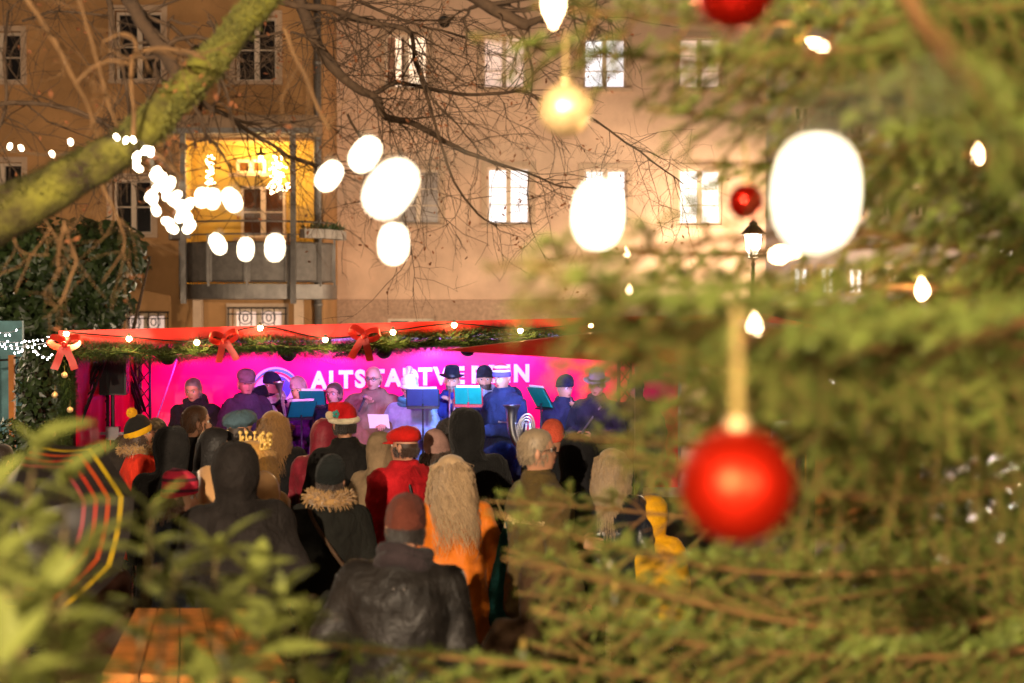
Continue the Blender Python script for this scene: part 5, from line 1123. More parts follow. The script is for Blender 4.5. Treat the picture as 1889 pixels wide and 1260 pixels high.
def trumpet(c, dr, up_, label, L_=.46):
    o = inst('trumpet', c, label, 'trumpet'); d_ = Vector(dr).normalized(); u = Vector(up_); u = (u - d_ * u.dot(d_)).normalized()
    q = MB(); q.lathe([(.062, L_), (.045, L_ - .02), (.025, L_ - .07), (.012, L_ - .16), (.007, L_ - .3), (.006, .05)], n=16, axis=d_); q.build('bell', m_silver, o, True)
    q = MB(); q.tube(smooth_path([d_ * -.06 + u * .0, d_ * .1, d_ * .3 - u * .0 + u * .0, d_ * .36 - u * .045, d_ * .30 - u * .09, d_ * .05 - u * .09, d_ * .0 - u * .045, d_ * .05], 5), .006, 7); q.lathe([(.004, -.02), (.012, -.07), (.013, -.075)], n=8, axis=d_); q.build('tubing', m_silver, o, True)
    for k in range(3): q = MB(); c_ = d_ * (.13 + .03 * k); q.tube([c_ - u * .10, c_ + u * .02], .0105, 8); q.tube([c_ + u * .02, c_ + u * .05], .004, 6); q.build('valve', m_silver, o, True)
    return o
trumpet(m6['W']((.0, .34, 1.1)), m6['D']((.1, .25, -1)), m6['D']((0, 1, 0)), 'silver trumpet held pointing down by the girl')
trumpet(P(525, 772, 13.6), (-.15, 0, 1), (0, -1, 0), 'silver trumpet held upright left of the purple coat', .36)
# trombone held upright
tr = inst('trombone', m9['W']((-.04, .34, 1.1)), 'silver trombone held upright by the man in the black felt hat', 'trombone'); q = MB()
q.tube([(-.02, 0, -.35), (-.02, 0, .45)], .009, 8); q.tube([(.02, 0, -.35), (.02, 0, .35)], .009, 8); q.tube(smooth_path([(-.02, 0, -.35), (-.014, 0, -.385), (.014, 0, -.385), (.02, 0, -.35)], 4), .009, 8); q.tube([(-.02, 0, .05), (.02, 0, .05)], .005, 6); q.build('slide', m_silver, tr, True)
q = MB(); q.lathe([(.008, 0), (.012, .15), (.02, .3), (.045, .4), (.075, .43)], (.05, .02, -.28), 16, (0, 0, -1)); q.tube([(.05, .02, -.28), (.05, .02, .2), (.03, .01, .26), (.02, 0, .2)], .008, 8); q.build('bell', m_silver, tr, True)
# big tenor horn
hn = P(944, 748, 13.35); th_ = inst('tenor_horn', hn, 'large silver tenor horn with upright bell held by the tall man', 'tenor horn')
q = MB(); cp = smooth_path([(0, 0, 0), (0, 0, -.06), (.0, 0, -.16), (.012, 0, -.26), (.06, 0, -.36), (.14, .0, -.42), (.22, 0, -.40), (.25, 0, -.32)], 4); rr = lerps([.085, .058, .05, .046, .042, .036, .028, .022, .018], len(cp)); q.tube(cp, rr, 18, False); q.lathe([(.088, .004), (.080, .0), (.06, -.03), (.05, -.06)], n=18); q.build('bell', m_silver, th_, True)
q = MB()
for k in range(4): q.tube([(.13 + (.105 - .018 * k) * math.cos(t) * .75 + .25 * (.13 - .02 * k) * math.sin(t), -.02 - .008 * (k % 2), -.24 + (.16 - .028 * k) * math.sin(t) - .3 * (.1) * math.cos(t)) for t in np.linspace(0, 6.283, 25)], .0085, 7)
q.build('coils', m_silver, th_, True)
for k in range(3): q = MB(); q.tube([(.09 + .035 * k, -.035, -.30), (.105 + .035 * k, -.04, -.15)], .013, 8); q.build('valve', m_silver, th_, True)
q = MB(); q.tube([(-.1, -.03, -.155), (.04, -.03, -.165), (.1, -.02, -.2)], .006, 7); q.lathe([(.006, 0), (.014, .03)], (-.1, -.03, -.155), 8, (-1, 0, .1)); q.build('mouthpiece', m_silver, th_, True)
# microphone and paper
hp = m7['W']((.035, .235, 1.445)); mi = inst('microphone', hp, 'handheld microphone in the speaking man hand', 'microphone')
q = MB(); dr = (m7['H']((0, .12, -.06)) - hp).normalized(); q.lathe([(.010, -.16), (.013, -.02), (.017, 0), (.018, .006)], n=10, axis=dr); q.build('handle', m_black, mi, True); q = MB(); q.ball(dr * .025, .024, 12, 9); q.build('head', m_alu, mi, True)
pp = m7['W']((-.14, .36, 1.24)); pa = empty('paper_sheet', tuple(pp), 'white sheet of paper in the speaking man left hand', 'paper'); q = MB(); a_, b_ = m7['D']((.1, 0, .0)), m7['D']((0, .04, .07)); q.add([-a_ - b_, a_ - b_, a_ + b_, -a_ + b_, ], [(0, 1, 2, 3)]); q.build('sheet', m_paper, pa)
# music stands
def stand(x, y, d, rz, tilt, mat, frame, label, w=.24, h=.16):
    c = P(x, y, d); o = empty('music_stand', (c.x, c.y, FLr), label, 'music stand', 'music stands of the band', rz); z_ = c.z - FLr
    q = MB(); q.tube([(0, 0, .2), (0, 0, z_ - .05)], .009, 7); q.build('pole', frame, o, True)
    for k in range(3): q = MB(); a_ = k * 2.094 + .5; q.tube([(0, 0, .30), (.28 * math.cos(a_), .28 * math.sin(a_), .01)], .007, 6); q.build('leg', frame, o)
    e_x = Vector((1, 0, 0)); e_z = Vector((0, -math.sin(tilt), math.cos(tilt))); cc = Vector((0, 0, z_)); e_n = e_x.cross(e_z)
    q = MB()
    for a_, b_ in (((-1, -1), (1, -1)), ((-1, 1), (1, 1)), ((-1, -1), (-1, 1)), ((1, -1), (1, 1)), ((-1, -1), (0, .7)), ((1, -1), (0, .7)), ((0, -1.2), (0, 1)), ((-.5, .3), (0, -.2)), ((.5, .3), (0, -.2))): q.bar(cc + e_x * w * a_[0] + e_z * h * a_[1], cc + e_x * w * b_[0] + e_z * h * b_[1], .007)
    q.bar(cc - e_x * w - e_z * h - e_n * -.03, cc + e_x * w - e_z * h - e_n * -.03, .008); q.build('desk', frame, o)
    for sg in (-1, 1):
        q = MB(); ce = cc + e_x * sg * w * .49 + e_n * .012 + e_z * .015; q.obox(ce, e_x * w * .48, e_z * h * .98, e_n * .003); q.build('folder', mat, o)
    q = MB(); q.obox(cc - e_n * .012 + e_z * .03, e_x * w * .85, e_z * h * .95, e_n * .002); q.build('sheet_music', m_paper, o)
m_teal = M('teal_folder', '#107a6c', .4, var=.1); m_fb = M('blue_black_folder', '#2a3458', .4, var=.15); m_redf = M('red_frame', '#a01828', .4, var=.1)
stand(556, 756, 13.45, .55, .55, m_teal, m_black, 'low music stand with a tilted teal folder left of the purple coat', .13, .09)
stand(577, 736, 13.7, -.15, .35, m_teal, m_black, 'teal music stand in front of the purple coat', .125, .075)
stand(780, 735, 13.3, .04, .3, m_fb, m_black, 'black music stand with dark folder in front of the bobble-hatted man', .15, .085)
stand(864, 732, 13.4, -.08, .35, m_teal, m_redf, 'music stand with red frame and teal folder in front of the felt-hatted man', .13, .085)
stand(998, 734, 13.6, -1.0, .55, m_teal, m_black, 'side-turned music stand with a teal folder and white sheet right of the tenor horn', .14, .11)
# ------------------------------------------------------------------ bare tree with mossy limb
tr_o = P(-260, 0, 5.2); tr_o.z = 0
bt = empty('bare_tree', tuple(tr_o), 'leafless old tree with a thick mossy limb reaching over the square', 'tree')
def TT(p): return Vector(p) - tr_o
lp = [(-260, 520, 5.2, .125), (-60, 425, 5.0, .10), (60, 368, 5.0, .082), (150, 318, 5.0, .072), (240, 265, 5.0, .061), (330, 180, 5.2, .058), (400, 102, 5.4, .057), (480, 5, 5.6, .056), (590, -130, 5.9, .05), (700, -260, 6.2, .03)]
pts = smooth_path([TT(P(x, y, d)) for x, y, d, r in lp], 6); rad = lerps([r for *_, r in lp], len(pts))
q = MB(); q.tube(pts, rad, 18); sdv = 3.3
q.v = [tuple(Vector(p) + Vector((noise.noise(Vector(p) * 9), noise.noise(Vector(p) * 9 + Vector((7, 0, 0))), noise.noise(Vector(p) * 9 + Vector((0, 9, 0))))) * .012) for p in q.v]
limb = q.build('mossy_limb', m_moss, bt, True)
q = MB(); tp = smooth_path([Vector((-.25, .2, -.05)), Vector((-.2, .15, .8)), Vector((-.12, .08, 1.7)), TT(P(-260, 520, 5.2)), TT(P(-330, 200, 5.5)), TT(P(-380, -200, 5.8))], 5); q.tube(tp, lerps([.30, .24, .21, .19, .15, .10], len(tp)), 18); q.v = [tuple(Vector(p) * (1 + .03 * noise.noise(Vector(p) * 5))) for p in q.v]; q.build('trunk', m_moss, bt, True)
ms_v, ms_f = [], []                # moss tufts on the limb
for i in range(5200):
    k = R.randrange(4, len(pts) - 8); p = pts[k].lerp(pts[k + 1], R.random()); t = (pts[k + 1] - pts[k]).normalized(); qv = Vector((R.gauss(0, 1), R.gauss(-.2, 1), R.gauss(.7, 1))); qv = (qv - t * qv.dot(t)).normalized()
    if noise.noise(p * 5 + qv) < -.12: continue
    b = p + qv * rad[k] * .97; s_ = t.cross(qv) * .006; m = len(ms_v); dv = (qv + Vector((R.uniform(-.5, .5), R.uniform(-.5, .5), R.uniform(-.4, .5)))) * R.uniform(.008, .022); ms_v += [tuple(b - s_), tuple(b + s_), tuple(b + dv)]; ms_f.append((m, m + 1, m + 2))
npmesh('moss', ms_v, ms_f, M('moss', (.075, .085, .012), .95, var=.3, c2=(.20, .19, .035), island=.6), limb, False, 'stuff')
def twigs(mb, lf, path, n, L, depth=2, r=.006, side=1.):
    for i in range(n):
        t = R.uniform(.1, 1) * (len(path) - 1); k = min(int(t), len(path) - 2); p = path[k].lerp(path[k + 1], t - k); d = (path[k + 1] - path[k]).normalized()
        dv = (d * R.uniform(.2, .9) + Vector((R.gauss(0, .7), R.gauss(0, .5), R.gauss(-.15, .7)))).normalized(); ln = L * R.uniform(.5, 1.2); pp = [p]
        for j in range(5):
            dv = (dv + Vector((R.gauss(0, .22), R.gauss(0, .2), R.gauss(-.05, .2)))).normalized(); pp.append(pp[-1] + dv * ln / 5)
        mb.tube(pp, list(np.linspace(r, r * .4, 6)), 4, False)
        if depth > 0: twigs(mb, lf, pp, R.randint(2, 4), L * .5, depth - 1, r * .6)
        elif R.random() < .12:
            for _ in range(R.randint(1, 3)): lf.append((pp[-1] + Vector((R.gauss(0, .02), R.gauss(0, .02), R.gauss(-.02, .02))), R.uniform(.018, .036)))
BR = [  # (points (x,y), depth0, depth1, r0 px, r1 px, twigs, twig length m, pale)
 ([(225, -25), (262, 40), (300, 95), (330, 145), (352, 185)], 6.6, 6.2, 17, 13, 10, .5, 0),
 ([(545, -25), (575, 60), (602, 108), (645, 155), (690, 180), (712, 215), (765, 228), (840, 272), (920, 302), (982, 322)], 8, 8.4, 14, 2.5, 32, .75, 0),
 ([(462, -15), (540, 8), (610, 18), (680, 40), (745, 54), (762, 70), (763, 105)], 8, 8, 9, 4, 20, .6, 0),
 ([(763, 105), (775, 140), (790, 190), (808, 250), (832, 320), (868, 380), (915, 418)], 8, 8.2, 4, 2, 16, .5, 0),
 ([(766, 105), (782, 145), (800, 185), (832, 218), (852, 240), (890, 285)], 8, 8, 3.5, 1.5, 12, .5, 0),
 ([(690, 172), (735, 153), (800, 166), (860, 173), (930, 172), (968, 170), (1010, 186)], 8.2, 8.6, 5, 2.5, 26, .55, 0),
 ([(850, -20), (905, 15), (940, 32), (975, 48)], 7.5, 7.5, 13, 11, 5, .5, 0), ([(972, 45), (1010, 30), (1060, 10)], 7.5, 7.6, 8, 5, 6, .5, 0), ([(1040, -10), (1080, 18), (1130, 42)], 7.6, 7.6, 5, 3, 8, .5, 0),
 ([(0, 192), (60, 190), (120, 198), (170, 215), (225, 245)], 7, 7, 5, 4, 16, .6, 0), ([(-20, 270), (10, 200), (8, 100), (15, 20)], 7, 7, 5, 3, 10, .6, 0),
 ([(360, 182), (420, 215), (470, 250), (530, 285), (585, 308)], 7, 7.5, 6, 3, 20, .65, 0), ([(300, 160), (380, 195), (450, 225), (520, 225), (600, 215)], 7.5, 7.5, 4, 2, 20, .6, 0),
 ([(200, 0), (215, 80), (232, 150), (240, 210)], 7, 7, 6, 4, 12, .6, 0), ([(620, -20), (700, 20), (790, 50), (860, 70)], 9, 9, 4, 2, 22, .8, 0), ([(380, 40), (440, 70), (540, 60), (600, 90)], 8, 8, 4, 2, 18, .7, 0),
 ([(40, 40), (110, 20), (200, 30)], 7.5, 7.5, 3, 2, 14, .7, 0), ([(640, 210), (690, 300), (740, 380), (760, 470)], 8.5, 8.8, 3, 1.5, 14, .6, 0), ([(980, 322), (1040, 345), (1100, 350)], 8.4, 8.6, 2.5, 1.5, 10, .5, 0), ([(1080, 210), (1180, 280), (1260, 340)], 9, 9, 2.5, 1.5, 14, .6, 0),
 ([(45, -10), (100, 72), (140, 155), (163, 200), (186, 265)], 4.7, 5, 6, 5, 3, .2, 1), ([(140, -15), (165, 62), (185, 130), (205, 200), (218, 240)], 4.8, 5, 5, 4, 3, .2, 1), ([(140, 155), (168, 127), (205, 113), (236, 118)], 4.7, 4.7, 4, 3.5, 3, .15, 1),
 ([(250, 262), (242, 190), (240, 120), (252, 98), (300, 88), (345, 92), (380, 110)], 4.9, 5, 5, 4, 6, .2, 1), ([(252, 98), (248, 75), (226, 63), (190, 75)], 4.9, 4.9, 4, 3, 3, .15, 1), ([(525, 52), (552, 120), (576, 180), (608, 242)], 5, 5, 5, 4, 3, .2, 1),
 ([(120, 405), (112, 440), (106, 480), (112, 505)], 5, 5, 4, 3, 3, .2, 1), ([(118, 408), (126, 440), (138, 495), (112, 560)], 5, 5, 4.5, 3, 4, .25, 1), ([(60, 380), (90, 420), (60, 470), (30, 540)], 5, 5, 2, 1.5, 3, .3, 1), ([(180, 330), (215, 400), (230, 450), (190, 520)], 5, 5, 3, 1.5, 4, .3, 1), ([(20, 420), (40, 460), (90, 470)], 5, 5, 2, 1.5, 3, .3, 1), ([(270, 270), (310, 300), (340, 330)], 5, 5, 5, 3, 3, .2, 1)]
for pp, d0, d1, r0, r1, nt_, L_, pale in BR:
    n = len(pp); raw = [TT(P(x, y, d0 + (d1 - d0) * i / (n - 1))) for i, (x, y) in enumerate(pp)]; path = smooth_path(raw, 4); dm = (d0 + d1) / 2
    q = MB(); q.tube(path, lerps([PX(r0, dm) * .85, PX(r1, dm) * .85], len(path)), 8); q.v = [tuple(Vector(p) + Vector((noise.noise(Vector(p) * 12), 0, noise.noise(Vector(p) * 12 + Vector((5, 0, 0))))) * .01) for p in q.v]
    bo = q.build('branch', m_bark_pale if pale else m_bark, bt, True); lf = []; q = MB(); twigs(q, lf, path, nt_, L_, 2 if not pale else 1, max(.0026, PX(r1, dm) * .42))
    q.build('twigs', m_bark_pale if pale else m_bark, bo, True, 'stuff')
    if lf:
        V, F = [], []
        for p, s_ in lf:
            a = Vector((R.gauss(0, 1), R.gauss(0, 1), R.gauss(-.8, .6))).normalized() * s_; b = a.orthogonal().normalized() * s_ * .3; m = len(V); V += [tuple(p), tuple(p + a * .5 + b), tuple(p + a), tuple(p + a * .5 - b)]; F.append((m, m + 1, m + 2, m + 3))
        npmesh('dry_leaves', V, F, m_dry, bo, False, 'stuff')

# ------------------------------------------------------------------ white string lights from the limb towards the viewer
sl = empty('string_lights', tuple(P(250, 262, 4.9)), 'string of white LED lamps looping from the mossy limb towards the viewer', 'light chain')
so_ = Vector(sl.location)
def bulb_mesh():
    q = MB(); q.lathe([(.002, -.0175), (.006, -.016), (.0095, -.010), (.0105, .0), (.0095, .010), (.007, .016), (.003, .018)], n=12); return q
proto = bulb_mesh().build('bulb', m_led, sl, True); first = [True]
def bulb(x, y, d, sc=1., ax=(0, 0, 1)):
    o = proto if first[0] else proto.copy()
    if not first[0]: COL.objects.link(o); o.parent = sl
    first[0] = False; o.location = P(x, y, d) - so_; o.scale = (sc,) * 3; o.rotation_euler = Vector(ax).to_track_quat('Z', 'Y').to_euler(); return o
main = [(-60, 275, 5.6), (15, 278, 5.4), (95, 286, 5.2), (180, 272, 4.95), (245, 256, 4.85), (300, 300, 4.2), (345, 350, 3.6), (430, 388, 2.8), (540, 395, 2.2), (610, 370, 1.85), (680, 330, 1.55), (730, 310, 1.2), (900, 290, 1.05), (1103, 300, .95), (1300, 260, .8), (1505, 215, .66), (1750, 150, .56)]
q = MB(); q.tube(smooth_path([P(*p) - so_ for p in main], 6), .0018, 6); q.build('cable', m_cable_w, sl, True)
for x, y, d in ((18, 270, 5.4), (39, 273, 5.4), (96, 284, 5.2), (130, 262, 5.1), (184, 281, 5.0), (195, 267, 5.0), (215, 253, 4.9), (232, 259, 4.85), (246, 258, 4.85)): bulb(x, y, d, .55, (R.uniform(-1, 1), 0, 1))
cl = [(252, 288), (252, 298), (255, 310), (268, 277), (278, 280), (287, 315), (292, 322), (299, 328), (285, 326), (288, 347), (300, 338), (305, 352), (308, 360), (276, 362), (283, 368), (288, 388), (309, 409), (325, 361), (333, 380), (349, 376), (340, 384), (318, 421), (333, 400), (344, 398), (350, 412), (348, 420), (314, 338), (322, 372)]
for i, (x, y) in enumerate(cl): bulb(x, y, 4.7 - 1.0 * i / len(cl), .75, (R.uniform(-1, 1), 0, R.uniform(.3, 1)))
q = MB()
for a_, b_ in (((262, 270, 4.8), (350, 420, 3.8)), ((250, 262, 4.8), (255, 312, 4.7)), ((280, 290, 4.6), (285, 390, 4.2)), ((330, 340, 3.9), (320, 425, 3.8))): q.tube([P(*a_) - so_, P(*b_) - so_], .0022, 5)
q.build('drop_cable', m_cable_w, sl)
drops = [(372, 365, 3.3, 1), (393, 367, 3.2, 1), (428, 369, 2.75, 1), (402, 450, 3.1, 1), (453, 460, 2.95, 1), (507, 457, 2.55, 1), (607, 325, 2.2, 1), (673, 285, 1.9, 1), (720, 348, 1.25, 1.1), (726, 450, 1.75, 1), (1103, 396, 1.08, 1), (1506, 357, .66, 1)]
for x, y, d, sc in drops:
    ax = (.7, 0, 1) if x in (607, 673, 720) else ((-.5, 0, 1) if x in (402, 428) else (.05, 0, 1)); bulb(x, y, d, sc, ax)
    q = MB(); k = min(range(len(main)), key=lambda i: abs(main[i][0] - x)); q.tube([P(x, y - .012 * FPX / d, d) - so_, P(x + 5, y - .028 * FPX / d, d) - so_], .0055, 8); q.build('socket', m_cable_w, sl, True)

# ------------------------------------------------------------------ fir tree on the right
TX, TY = 2.25, 4.25
ft = empty('christmas_tree', (TX, TY, 0), 'big fir tree decorated with candle bulbs and baubles filling the right side', 'tree')
fo = Vector((TX, TY, 0))
q = MB(); q.tube([(0, 0, 0), (.02, 0, 1.2), (0, .03, 2.6), (0, 0, 4.2), (0, 0, 5.6)], [.16, .13, .10, .06, .02], 14); q.build('trunk', m_bark, ft, True)
CLEAR = [(1392, 606, 3.4, 30), (1513, 86, 3.4, 30), (1804, 288, 3.4, 28), (1702, 538, 3.4, 28), (1440, 470, 3.2, 34), (1376, 372, 2.9, 42), (1391, 445, 20, 34), (1192, 950, 8, 40), (1235, 1000, 8, 30), (1043, 203, 2.9, 56)]   # things hung in gaps between the branches
def in_gap(base):
    w = base + np.array(fo) - np.array((0, 0, CAMZ)); f_ = w[:, 1] * math.cos(PITCH) - w[:, 2] * math.sin(PITCH); v_ = w[:, 1] * math.sin(PITCH) + w[:, 2] * math.cos(PITCH)
    px = 944.5 + FPX * w[:, 0] / f_; py = 630 - FPX * v_ / f_; m = np.zeros(len(base), bool)
    for x, y, d, r in CLEAR: m |= (np.hypot(px - x, py - y) < r) & (w[:, 1] < d)
    return m
def needles_on(acc, p0, p1, dens, ln, wd, updir):
    L_ = (p1 - p0).length; n = max(2, int(L_ * dens)); d = (p1 - p0) / max(L_, 1e-6); dn = np.array(d); t = NR.random(n); base = np.array(p0) + np.outer(t * L_, dn)
    up_ = np.array(updir) - dn * np.dot(updir, dn); up_ /= max(np.linalg.norm(up_), 1e-6); sd = np.cross(dn, up_); a = NR.uniform(-2.3, 2.3, n)
    rd = np.outer(np.cos(a), up_) + np.outer(np.sin(a), sd); dr = rd * .85 + dn * NR.uniform(.15, .75, n)[:, None]; dr /= np.linalg.norm(dr, axis=1)[:, None]
    l = ln * NR.uniform(.7, 1.15, n)[:, None]; s_ = np.cross(dr, dn); s_ /= np.maximum(np.linalg.norm(s_, axis=1)[:, None], 1e-6)
    k_ = ~in_gap(base + dr * l * .5); acc.append(np.stack([base - s_ * wd * 1.35, base + s_ * wd * 1.35, base + dr * l], 1)[k_])
def fir_branch(tip, base, sag=.12, roll=None, nside=15, sl_=.34, dens=760, ln=.023, wd=.00095, r=.013, tiplift=.03):
    tip, base = Vector(tip) - fo, Vector(base) - fo; acc = []; L_ = (tip - base).length; ax = (tip - base).normalized(); side = ax.cross(Vector((0, 0, 1))).normalized(); upv = side.cross(ax).normalized(); rl_ = R.uniform(-1.1, 1.1) if roll is None else roll; side.rotate(Matrix.Rotation(rl_, 3, ax)); upv.rotate(Matrix.Rotation(rl_, 3, ax))
    path = []
    for i in range(13):
        t = i / 12; path.append(base.lerp(tip, t) + Vector((0, 0, -sag * L_ * math.sin(math.pi * t) * .55 + tiplift * t * t)) + side * .02 * math.sin(t * 7 + base.x * 9))
    st = MB(); st.tube(path, list(np.linspace(r, .0028, 13)), 7)
    for i in range(5, 12): needles_on(acc, path[i], path[i + 1], dens, ln, wd, upv)
    for k in range(nside * 2):
        t = .18 + .80 * (k // 2) / nside + R.uniform(-.015, .015); sg = 1 if k % 2 else -1; f = t * 12; i = min(int(f), 11); p = path[i].lerp(path[i + 1], f - i)
        l = sl_ * (1.05 - t) ** .7 * R.uniform(.75, 1.15) + .05; dv = (ax * .75 + side * sg * R.uniform(.75, 1.0) + upv * R.uniform(-.14, .10)).normalized(); pp = [p]
        for j in range(4): dv = (dv + Vector((0, 0, -.13)) + ax * .05).normalized(); pp.append(pp[-1] + dv * l / 4)
        st.tube(pp, [.004, .0034, .0028, .0022, .0014], 4, False)
        for j in range(4): needles_on(acc, pp[j], pp[j + 1], dens, ln, wd, upv)
        ns = int(l / .06)
        for m in range(ns):
            u = (.25 + .7 * m / max(ns, 1)) * 4; j = min(int(u), 3); b = pp[j].lerp(pp[j + 1], u - j); s2 = 1 if m % 2 else -1; dd = (pp[j + 1] - pp[j]).normalized(); lat = dd.cross(upv).normalized() * s2; e = b + (dd * .8 + lat * .75 + upv * R.uniform(-.2, .1)).normalized() * (l * .38 * (1.1 - u / 4.4) + .025)
            st.tube([b, e], [.0022, .0012], 3, False); needles_on(acc, b, e, dens, ln, wd, upv)
    bo = st.build('branch', m_twig, ft, True); A = np.concatenate(acc); n = len(A); V = A.reshape(-1, 3); F = np.arange(n * 3).reshape(-1, 3)
    npmesh('needles', V, F, m_needle, bo, False, 'stuff')
def fb(tx, ty, td, bx, by, bd, **k):
    td *= 1.4; bd *= 1.4; k['sl_'] = k.get('sl_', .34) * 1.25; fir_branch(P(tx, ty, td), P(bx, by, bd), **k)
# hand-placed branches: tip pixel, distance; root pixel, distance
fb(868, 100, 2.3, 2150, -60, 3.0, sag=.10, sl_=.26, nside=17); fb(985, 52, 2.1, 2200, -240, 2.9, sag=.12, sl_=.26)
fb(1185, 232, 2.3, 2200, 20, 2.9, sag=.12, sl_=.30); fb(1265, 322, 2.5, 2250, 120, 3.0, sag=.10, sl_=.30); fb(1420, 120, 1.9, 2300, -150, 2.6, sl_=.32); fb(1500, 250, 1.8, 2350, 60, 2.5, sl_=.32); fb(1330, 60, 2.0, 2300, -160, 2.7, sl_=.30)
fb(1085, 478, 2.6, 2200, 330, 3.1, sag=.08, sl_=.20, nside=11); fb(905, 512, 1.7, 2150, 590, 2.6, sag=-.10, sl_=.24); fb(930, 618, 1.35, 2100, 640, 2.3, sag=-.03, sl_=.20, nside=13); fb(1010, 555, 2.0, 2200, 600, 2.8, sag=-.05, sl_=.24)
fb(1010, 700, 2.3, 2250, 560, 2.9, sl_=.24); fb(1040, 815, 2.3, 2250, 640, 2.9, sl_=.26); fb(1090, 755, 2.1, 2250, 560, 2.8, sl_=.28)
fb(885, 950, 3.0, 2150, 1040, 3.2, sag=-.02, sl_=.25); fb(930, 1040, 2.9, 2150, 1120, 3.1, sl_=.25); fb(950, 1120, 2.8, 2200, 1150, 3.1, sl_=.26, sag=.05); fb(1070, 1020, 2.7, 2250, 960, 3.0, sl_=.26)
fb(1150, 880, 2.5, 2300, 760, 3.0, sl_=.3); fb(1250, 690, 2.2, 2350, 560, 2.8, sl_=.3)
fb(560, 1205, 2.3, 1900, 1370, 2.7, sag=-.03, sl_=.24, nside=18); fb(420, 1270, 2.1, 1800, 1460, 2.6, sag=-.03, sl_=.22); fb(760, 1240, 2.2, 2000, 1340, 2.8, sl_=.26); fb(980, 1215, 2.4, 2100, 1280, 2.9, sl_=.3)
for i in range(31):             # the dense mass towards the trunk
    up_part = i < 9; ty = R.uniform(-60, 540) if up_part else 560 + 760 * (i - 9 + R.random()) / 22; tx = R.uniform(1450, 1750) if up_part else R.uniform(1240, 1640); td = R.uniform(2.2, 3.0)
    fb(tx, ty, td, 2300 + R.uniform(-80, 120), ty - 220 + R.uniform(-60, 60), 3.0 + R.uniform(-.1, .4), sl_=R.uniform(.28, .4), sag=R.uniform(.02, .14), dens=560)
fb(955, 545, 1.3, 2150, 500, 2.0, sl_=.26, roll=.6); fb(1000, 630, 1.5, 2150, 560, 2.2, sl_=.26, roll=.8); fb(1075, 690, 1.7, 2200, 600, 2.4, sl_=.28, roll=-.8); fb(1130, 870, 1.9, 2200, 780, 2.5, sl_=.28, roll=-.6); fb(1050, 590, 1.4, 2150, 540, 2.1, sl_=.26, roll=-.4)
fb(900, 965, 2.3, 2150, 980, 2.8, sl_=.22, roll=.9); fb(930, 1065, 2.2, 2150, 1060, 2.7, sl_=.22, roll=-.9); fb(985, 1140, 2.1, 2150, 1130, 2.6, sl_=.22, roll=.8); fb(1075, 1085, 2.4, 2200, 1080, 2.8, sl_=.28, roll=-.8); fb(1110, 1150, 2.3, 2200, 1130, 2.8, sl_=.28, roll=.9)
fb(1225, 120, 2.1, 2250, -80, 2.7, sl_=.30, roll=.8); fb(1420, 300, 2.2, 2300, 120, 2.8, sl_=.30, roll=-.9); fb(1340, 215, 2.3, 2300, 40, 2.9, sl_=.30, roll=.9); fb(1560, 60, 2.1, 2300, -120, 2.7, sl_=.32, roll=.9)
fb(1600, 330, 2.0, 2350, 100, 2.7, sl_=.32, roll=.5); fb(1500, 190, 2.2, 2300, -60, 2.8, sl_=.32, roll=-.5); fb(1700, 420, 2.1, 2350, 260, 2.7, sl_=.32, roll=.7); fb(1640, 60, 1.9, 2300, -220, 2.6, sl_=.32, roll=-.6); fb(1930, 330, 1.5, 1640, -80, 1.4, sl_=.2, r=.016); fb(1560, 440, 2.4, 2350, 330, 2.9, sl_=.32, roll=.4)
for i in range(18):             # rest of the tree around the trunk, above, below and behind
    a = R.uniform(-.9, 2.6); z_ = R.uniform(.5, 4.8); L_ = 1.5 * (1 - z_ / 6.0) + .25; b = Vector((TX, TY, z_ + .15)); fir_branch(b + Vector((math.cos(a) * L_, math.sin(a) * L_, -.25)), b, dens=260, nside=10, sl_=.4, wd=.002)

# candle bulbs on the fir
m_stick = M('candle_socket', '#3c3a22', .5, var=.1)
def candle(x, y, d, ax, label, sc=1., lit=True):
    o = empty('candle_light', tuple(P(x, y, d)), label, 'candle light', 'candle bulbs on the fir tree'); o.rotation_euler = Vector(ax).to_track_quat('Z', 'Y').to_euler(); o.scale = (sc,) * 3
    q = MB(); q.lathe([(.009, -.022), (.015, -.012), (.0175, .0), (.015, .014), (.009, .026), (.003, .037), (.0008, .043)], n=14); q.build('flame_bulb', m_candle if lit else m_goldrib, o, True)
    q = MB(); q.lathe([(.010, -.024), (.0115, -.03), (.0115, -.065), (.014, -.07), (.014, -.075)], n=12); q.build('candle_stick', m_stick, o, True)
    if lit: point('candle_glow', (0, 0, .06), (1, .62, .28), 1.1, o, .02)
for x, y, d, ax, lab, sc in ((1392, 606, 3.3, (0, 0, 1), 'candle bulb above the big matt red bauble', .95), (1513, 86, 3.3, (-.8, 0, .45), 'tilted candle bulb near the top right of the view', .8), (1804, 288, 3.3, (0, 0, 1), 'candle bulb near the right edge, high up', .7), (1702, 538, 3.3, (-.1, 0, 1), 'candle bulb near the right edge, half way up', .75), (1021, 6, 2.6, (0, 0, -1), 'candle bulb cut by the top edge above the gold bauble', 1.0), (1440, 470, 3.1, (1, 0, .05), 'horizontal candle bulb beside the street lantern', .95),
                              (1157, 467, 4.6, (0, 0, 1), 'tiny candle bulb below the middle of the three lit windows', .5), (1161, 537, 4.6, (0, 0, 1), 'tiny candle bulb in front of the blown-out wall', .5), (1134, 1085, 3.1, (0, 0, 1), 'unlit-looking small candle on the low fir branches', .45), (965, 1190, 3.0, (0, 0, 1), 'small candle on the lowest fir branch', .4)):
    candle(x, y, d, ax, lab, sc, y < 1000)
bauble(P(1360, 895, 1.62), .066, m_redmatt, 'big matt red bauble on a gold ribbon hanging at the right', 'baubles on the fir tree', .13, .006, 40)
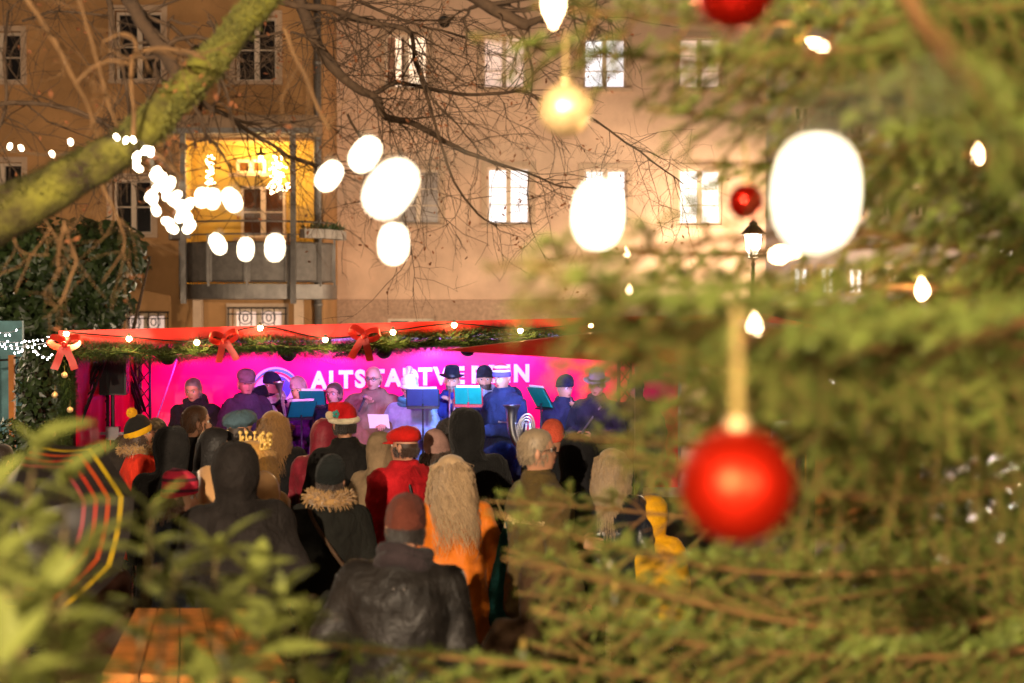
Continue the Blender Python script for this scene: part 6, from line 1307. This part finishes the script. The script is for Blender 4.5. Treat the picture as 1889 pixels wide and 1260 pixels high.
bauble(P(1043, 203, 2.9), .054, m_gold, 'gold bauble hanging from the upper fir branch', 'baubles on the fir tree', .10, .003)
bauble(P(1376, 372, 2.9), .0365, m_redball, 'small shiny red bauble directly above the street lantern', 'baubles on the fir tree', .08, .003)
bauble(P(1356, -20, 2.0), .058, m_redball, 'shiny red bauble cut by the top edge', 'baubles on the fir tree', .08, .003)

# ------------------------------------------------------------------ laurel shrub in the left foreground
sb = Vector((P(180, 0, 1.9).x, 1.9, 0)); sh = empty('laurel_shrub', tuple(sb), 'leafy laurel shrub with long glossy leaves in the left foreground', 'shrub')
def leaf_me(L_, W_, curl):
    V, F = [], []
    for i in range(7):
        t = i / 6; w = W_ * math.sin(math.pi * min(1, t * .97 + .03)) ** .75; z_ = -curl * t * t * L_
        V += [(-w, t * L_, z_ + w * .35), (0, t * L_, z_), (w, t * L_, z_ + w * .35)]
    for i in range(6): a = i * 3; F += [(a, a + 3, a + 4, a + 1), (a + 1, a + 4, a + 5, a + 2)]
    me = bpy.data.meshes.new('leaf'); me.from_pydata(V, [], F); me.update(); me.shade_smooth(); me.materials.append(m_leaf); return me
LM = [leaf_me(.12, .021, .15), leaf_me(.105, .020, .3), leaf_me(.13, .022, .05), leaf_me(.085, .017, -.1)]
stems = [((70, 812), 2.0), ((120, 870), 1.9), ((280, 935), 2.1), ((60, 960), 1.7), ((400, 1010), 2.2), ((470, 1060), 2.2), ((150, 1020), 1.6), ((330, 1040), 1.8), ((0, 1030), 1.6), ((90, 1090), 1.5), ((420, 1110), 1.9), ((520, 1095), 2.2), ((560, 1150), 2.2), ((30, 1150), 1.5), ((480, 1170), 1.9), ((120, 1215), 1.5), ((0, 1225), 1.4), ((420, 1240), 1.7), ((-60, 950), 1.7), ((-60, 1100), 1.6)]
LV = []
for (x, y), d in stems:
    d = d * 1.25 + .1
    tip = P(x, y, d) - sb; root = P(x * .55 + 90 + R.uniform(-60, 60), 1560, d + R.uniform(-.1, .15)) - sb; mid = root.lerp(tip, .6) + Vector((R.uniform(-.05, .05), R.uniform(-.04, .04), 0)); path = smooth_path([root, mid, tip], 6)
    q = MB(); q.tube(path, lerps([.008, .005, .002], len(path)), 6); q.build('stem', m_stem, sh, True)
    for k in range(15):
        t = (1 - (k / 15) ** 1.3 * .75) * (len(path) - 1); i = min(int(t), len(path) - 2); p = path[i].lerp(path[i + 1], t - i); dr = (path[i + 1] - path[i]).normalized(); a = k * 2.4; o_ = dr.orthogonal(); o_.rotate(Matrix.Rotation(a, 3, dr)); up_ = .9 if k < 4 else R.uniform(.1, .7)
        LV.append((p, (dr * up_ + o_ + Vector((0, 0, R.uniform(-.3, .15)))).normalized(), R.uniform(.75, 1.2), R.randrange(4), k))
LV.sort(key=lambda l: (l[0] + sb).y + l[4] * .01 + (0 if P(0, 1260, (l[0] + sb).y).z < (l[0] + sb).z else 5))
def leaf_mx(l):
    p, d, s_, k, _ = l; y = d; x = y.cross(Vector((R.uniform(-.3, .3), R.uniform(-.3, .3), 1))).normalized(); z_ = x.cross(y); m = Matrix((x, y, z_)).transposed().to_4x4(); return Matrix.Translation(p) @ m @ Matrix.Scale(s_, 4)
for l in LV[:300]:
    o = bpy.data.objects.new('leaf', LM[l[3]]); COL.objects.link(o); o.parent = sh; o.matrix_local = leaf_mx(l)
V, F = [], []
for l in LV[300:]:
    m = leaf_mx(l); n = len(V); V += [tuple(m @ v.co) for v in LM[l[3]].vertices]; F += [tuple(i + n for i in p.vertices) for p in LM[l[3]].polygons]
npmesh('leaves', V, F, m_leaf, sh, True, 'stuff')
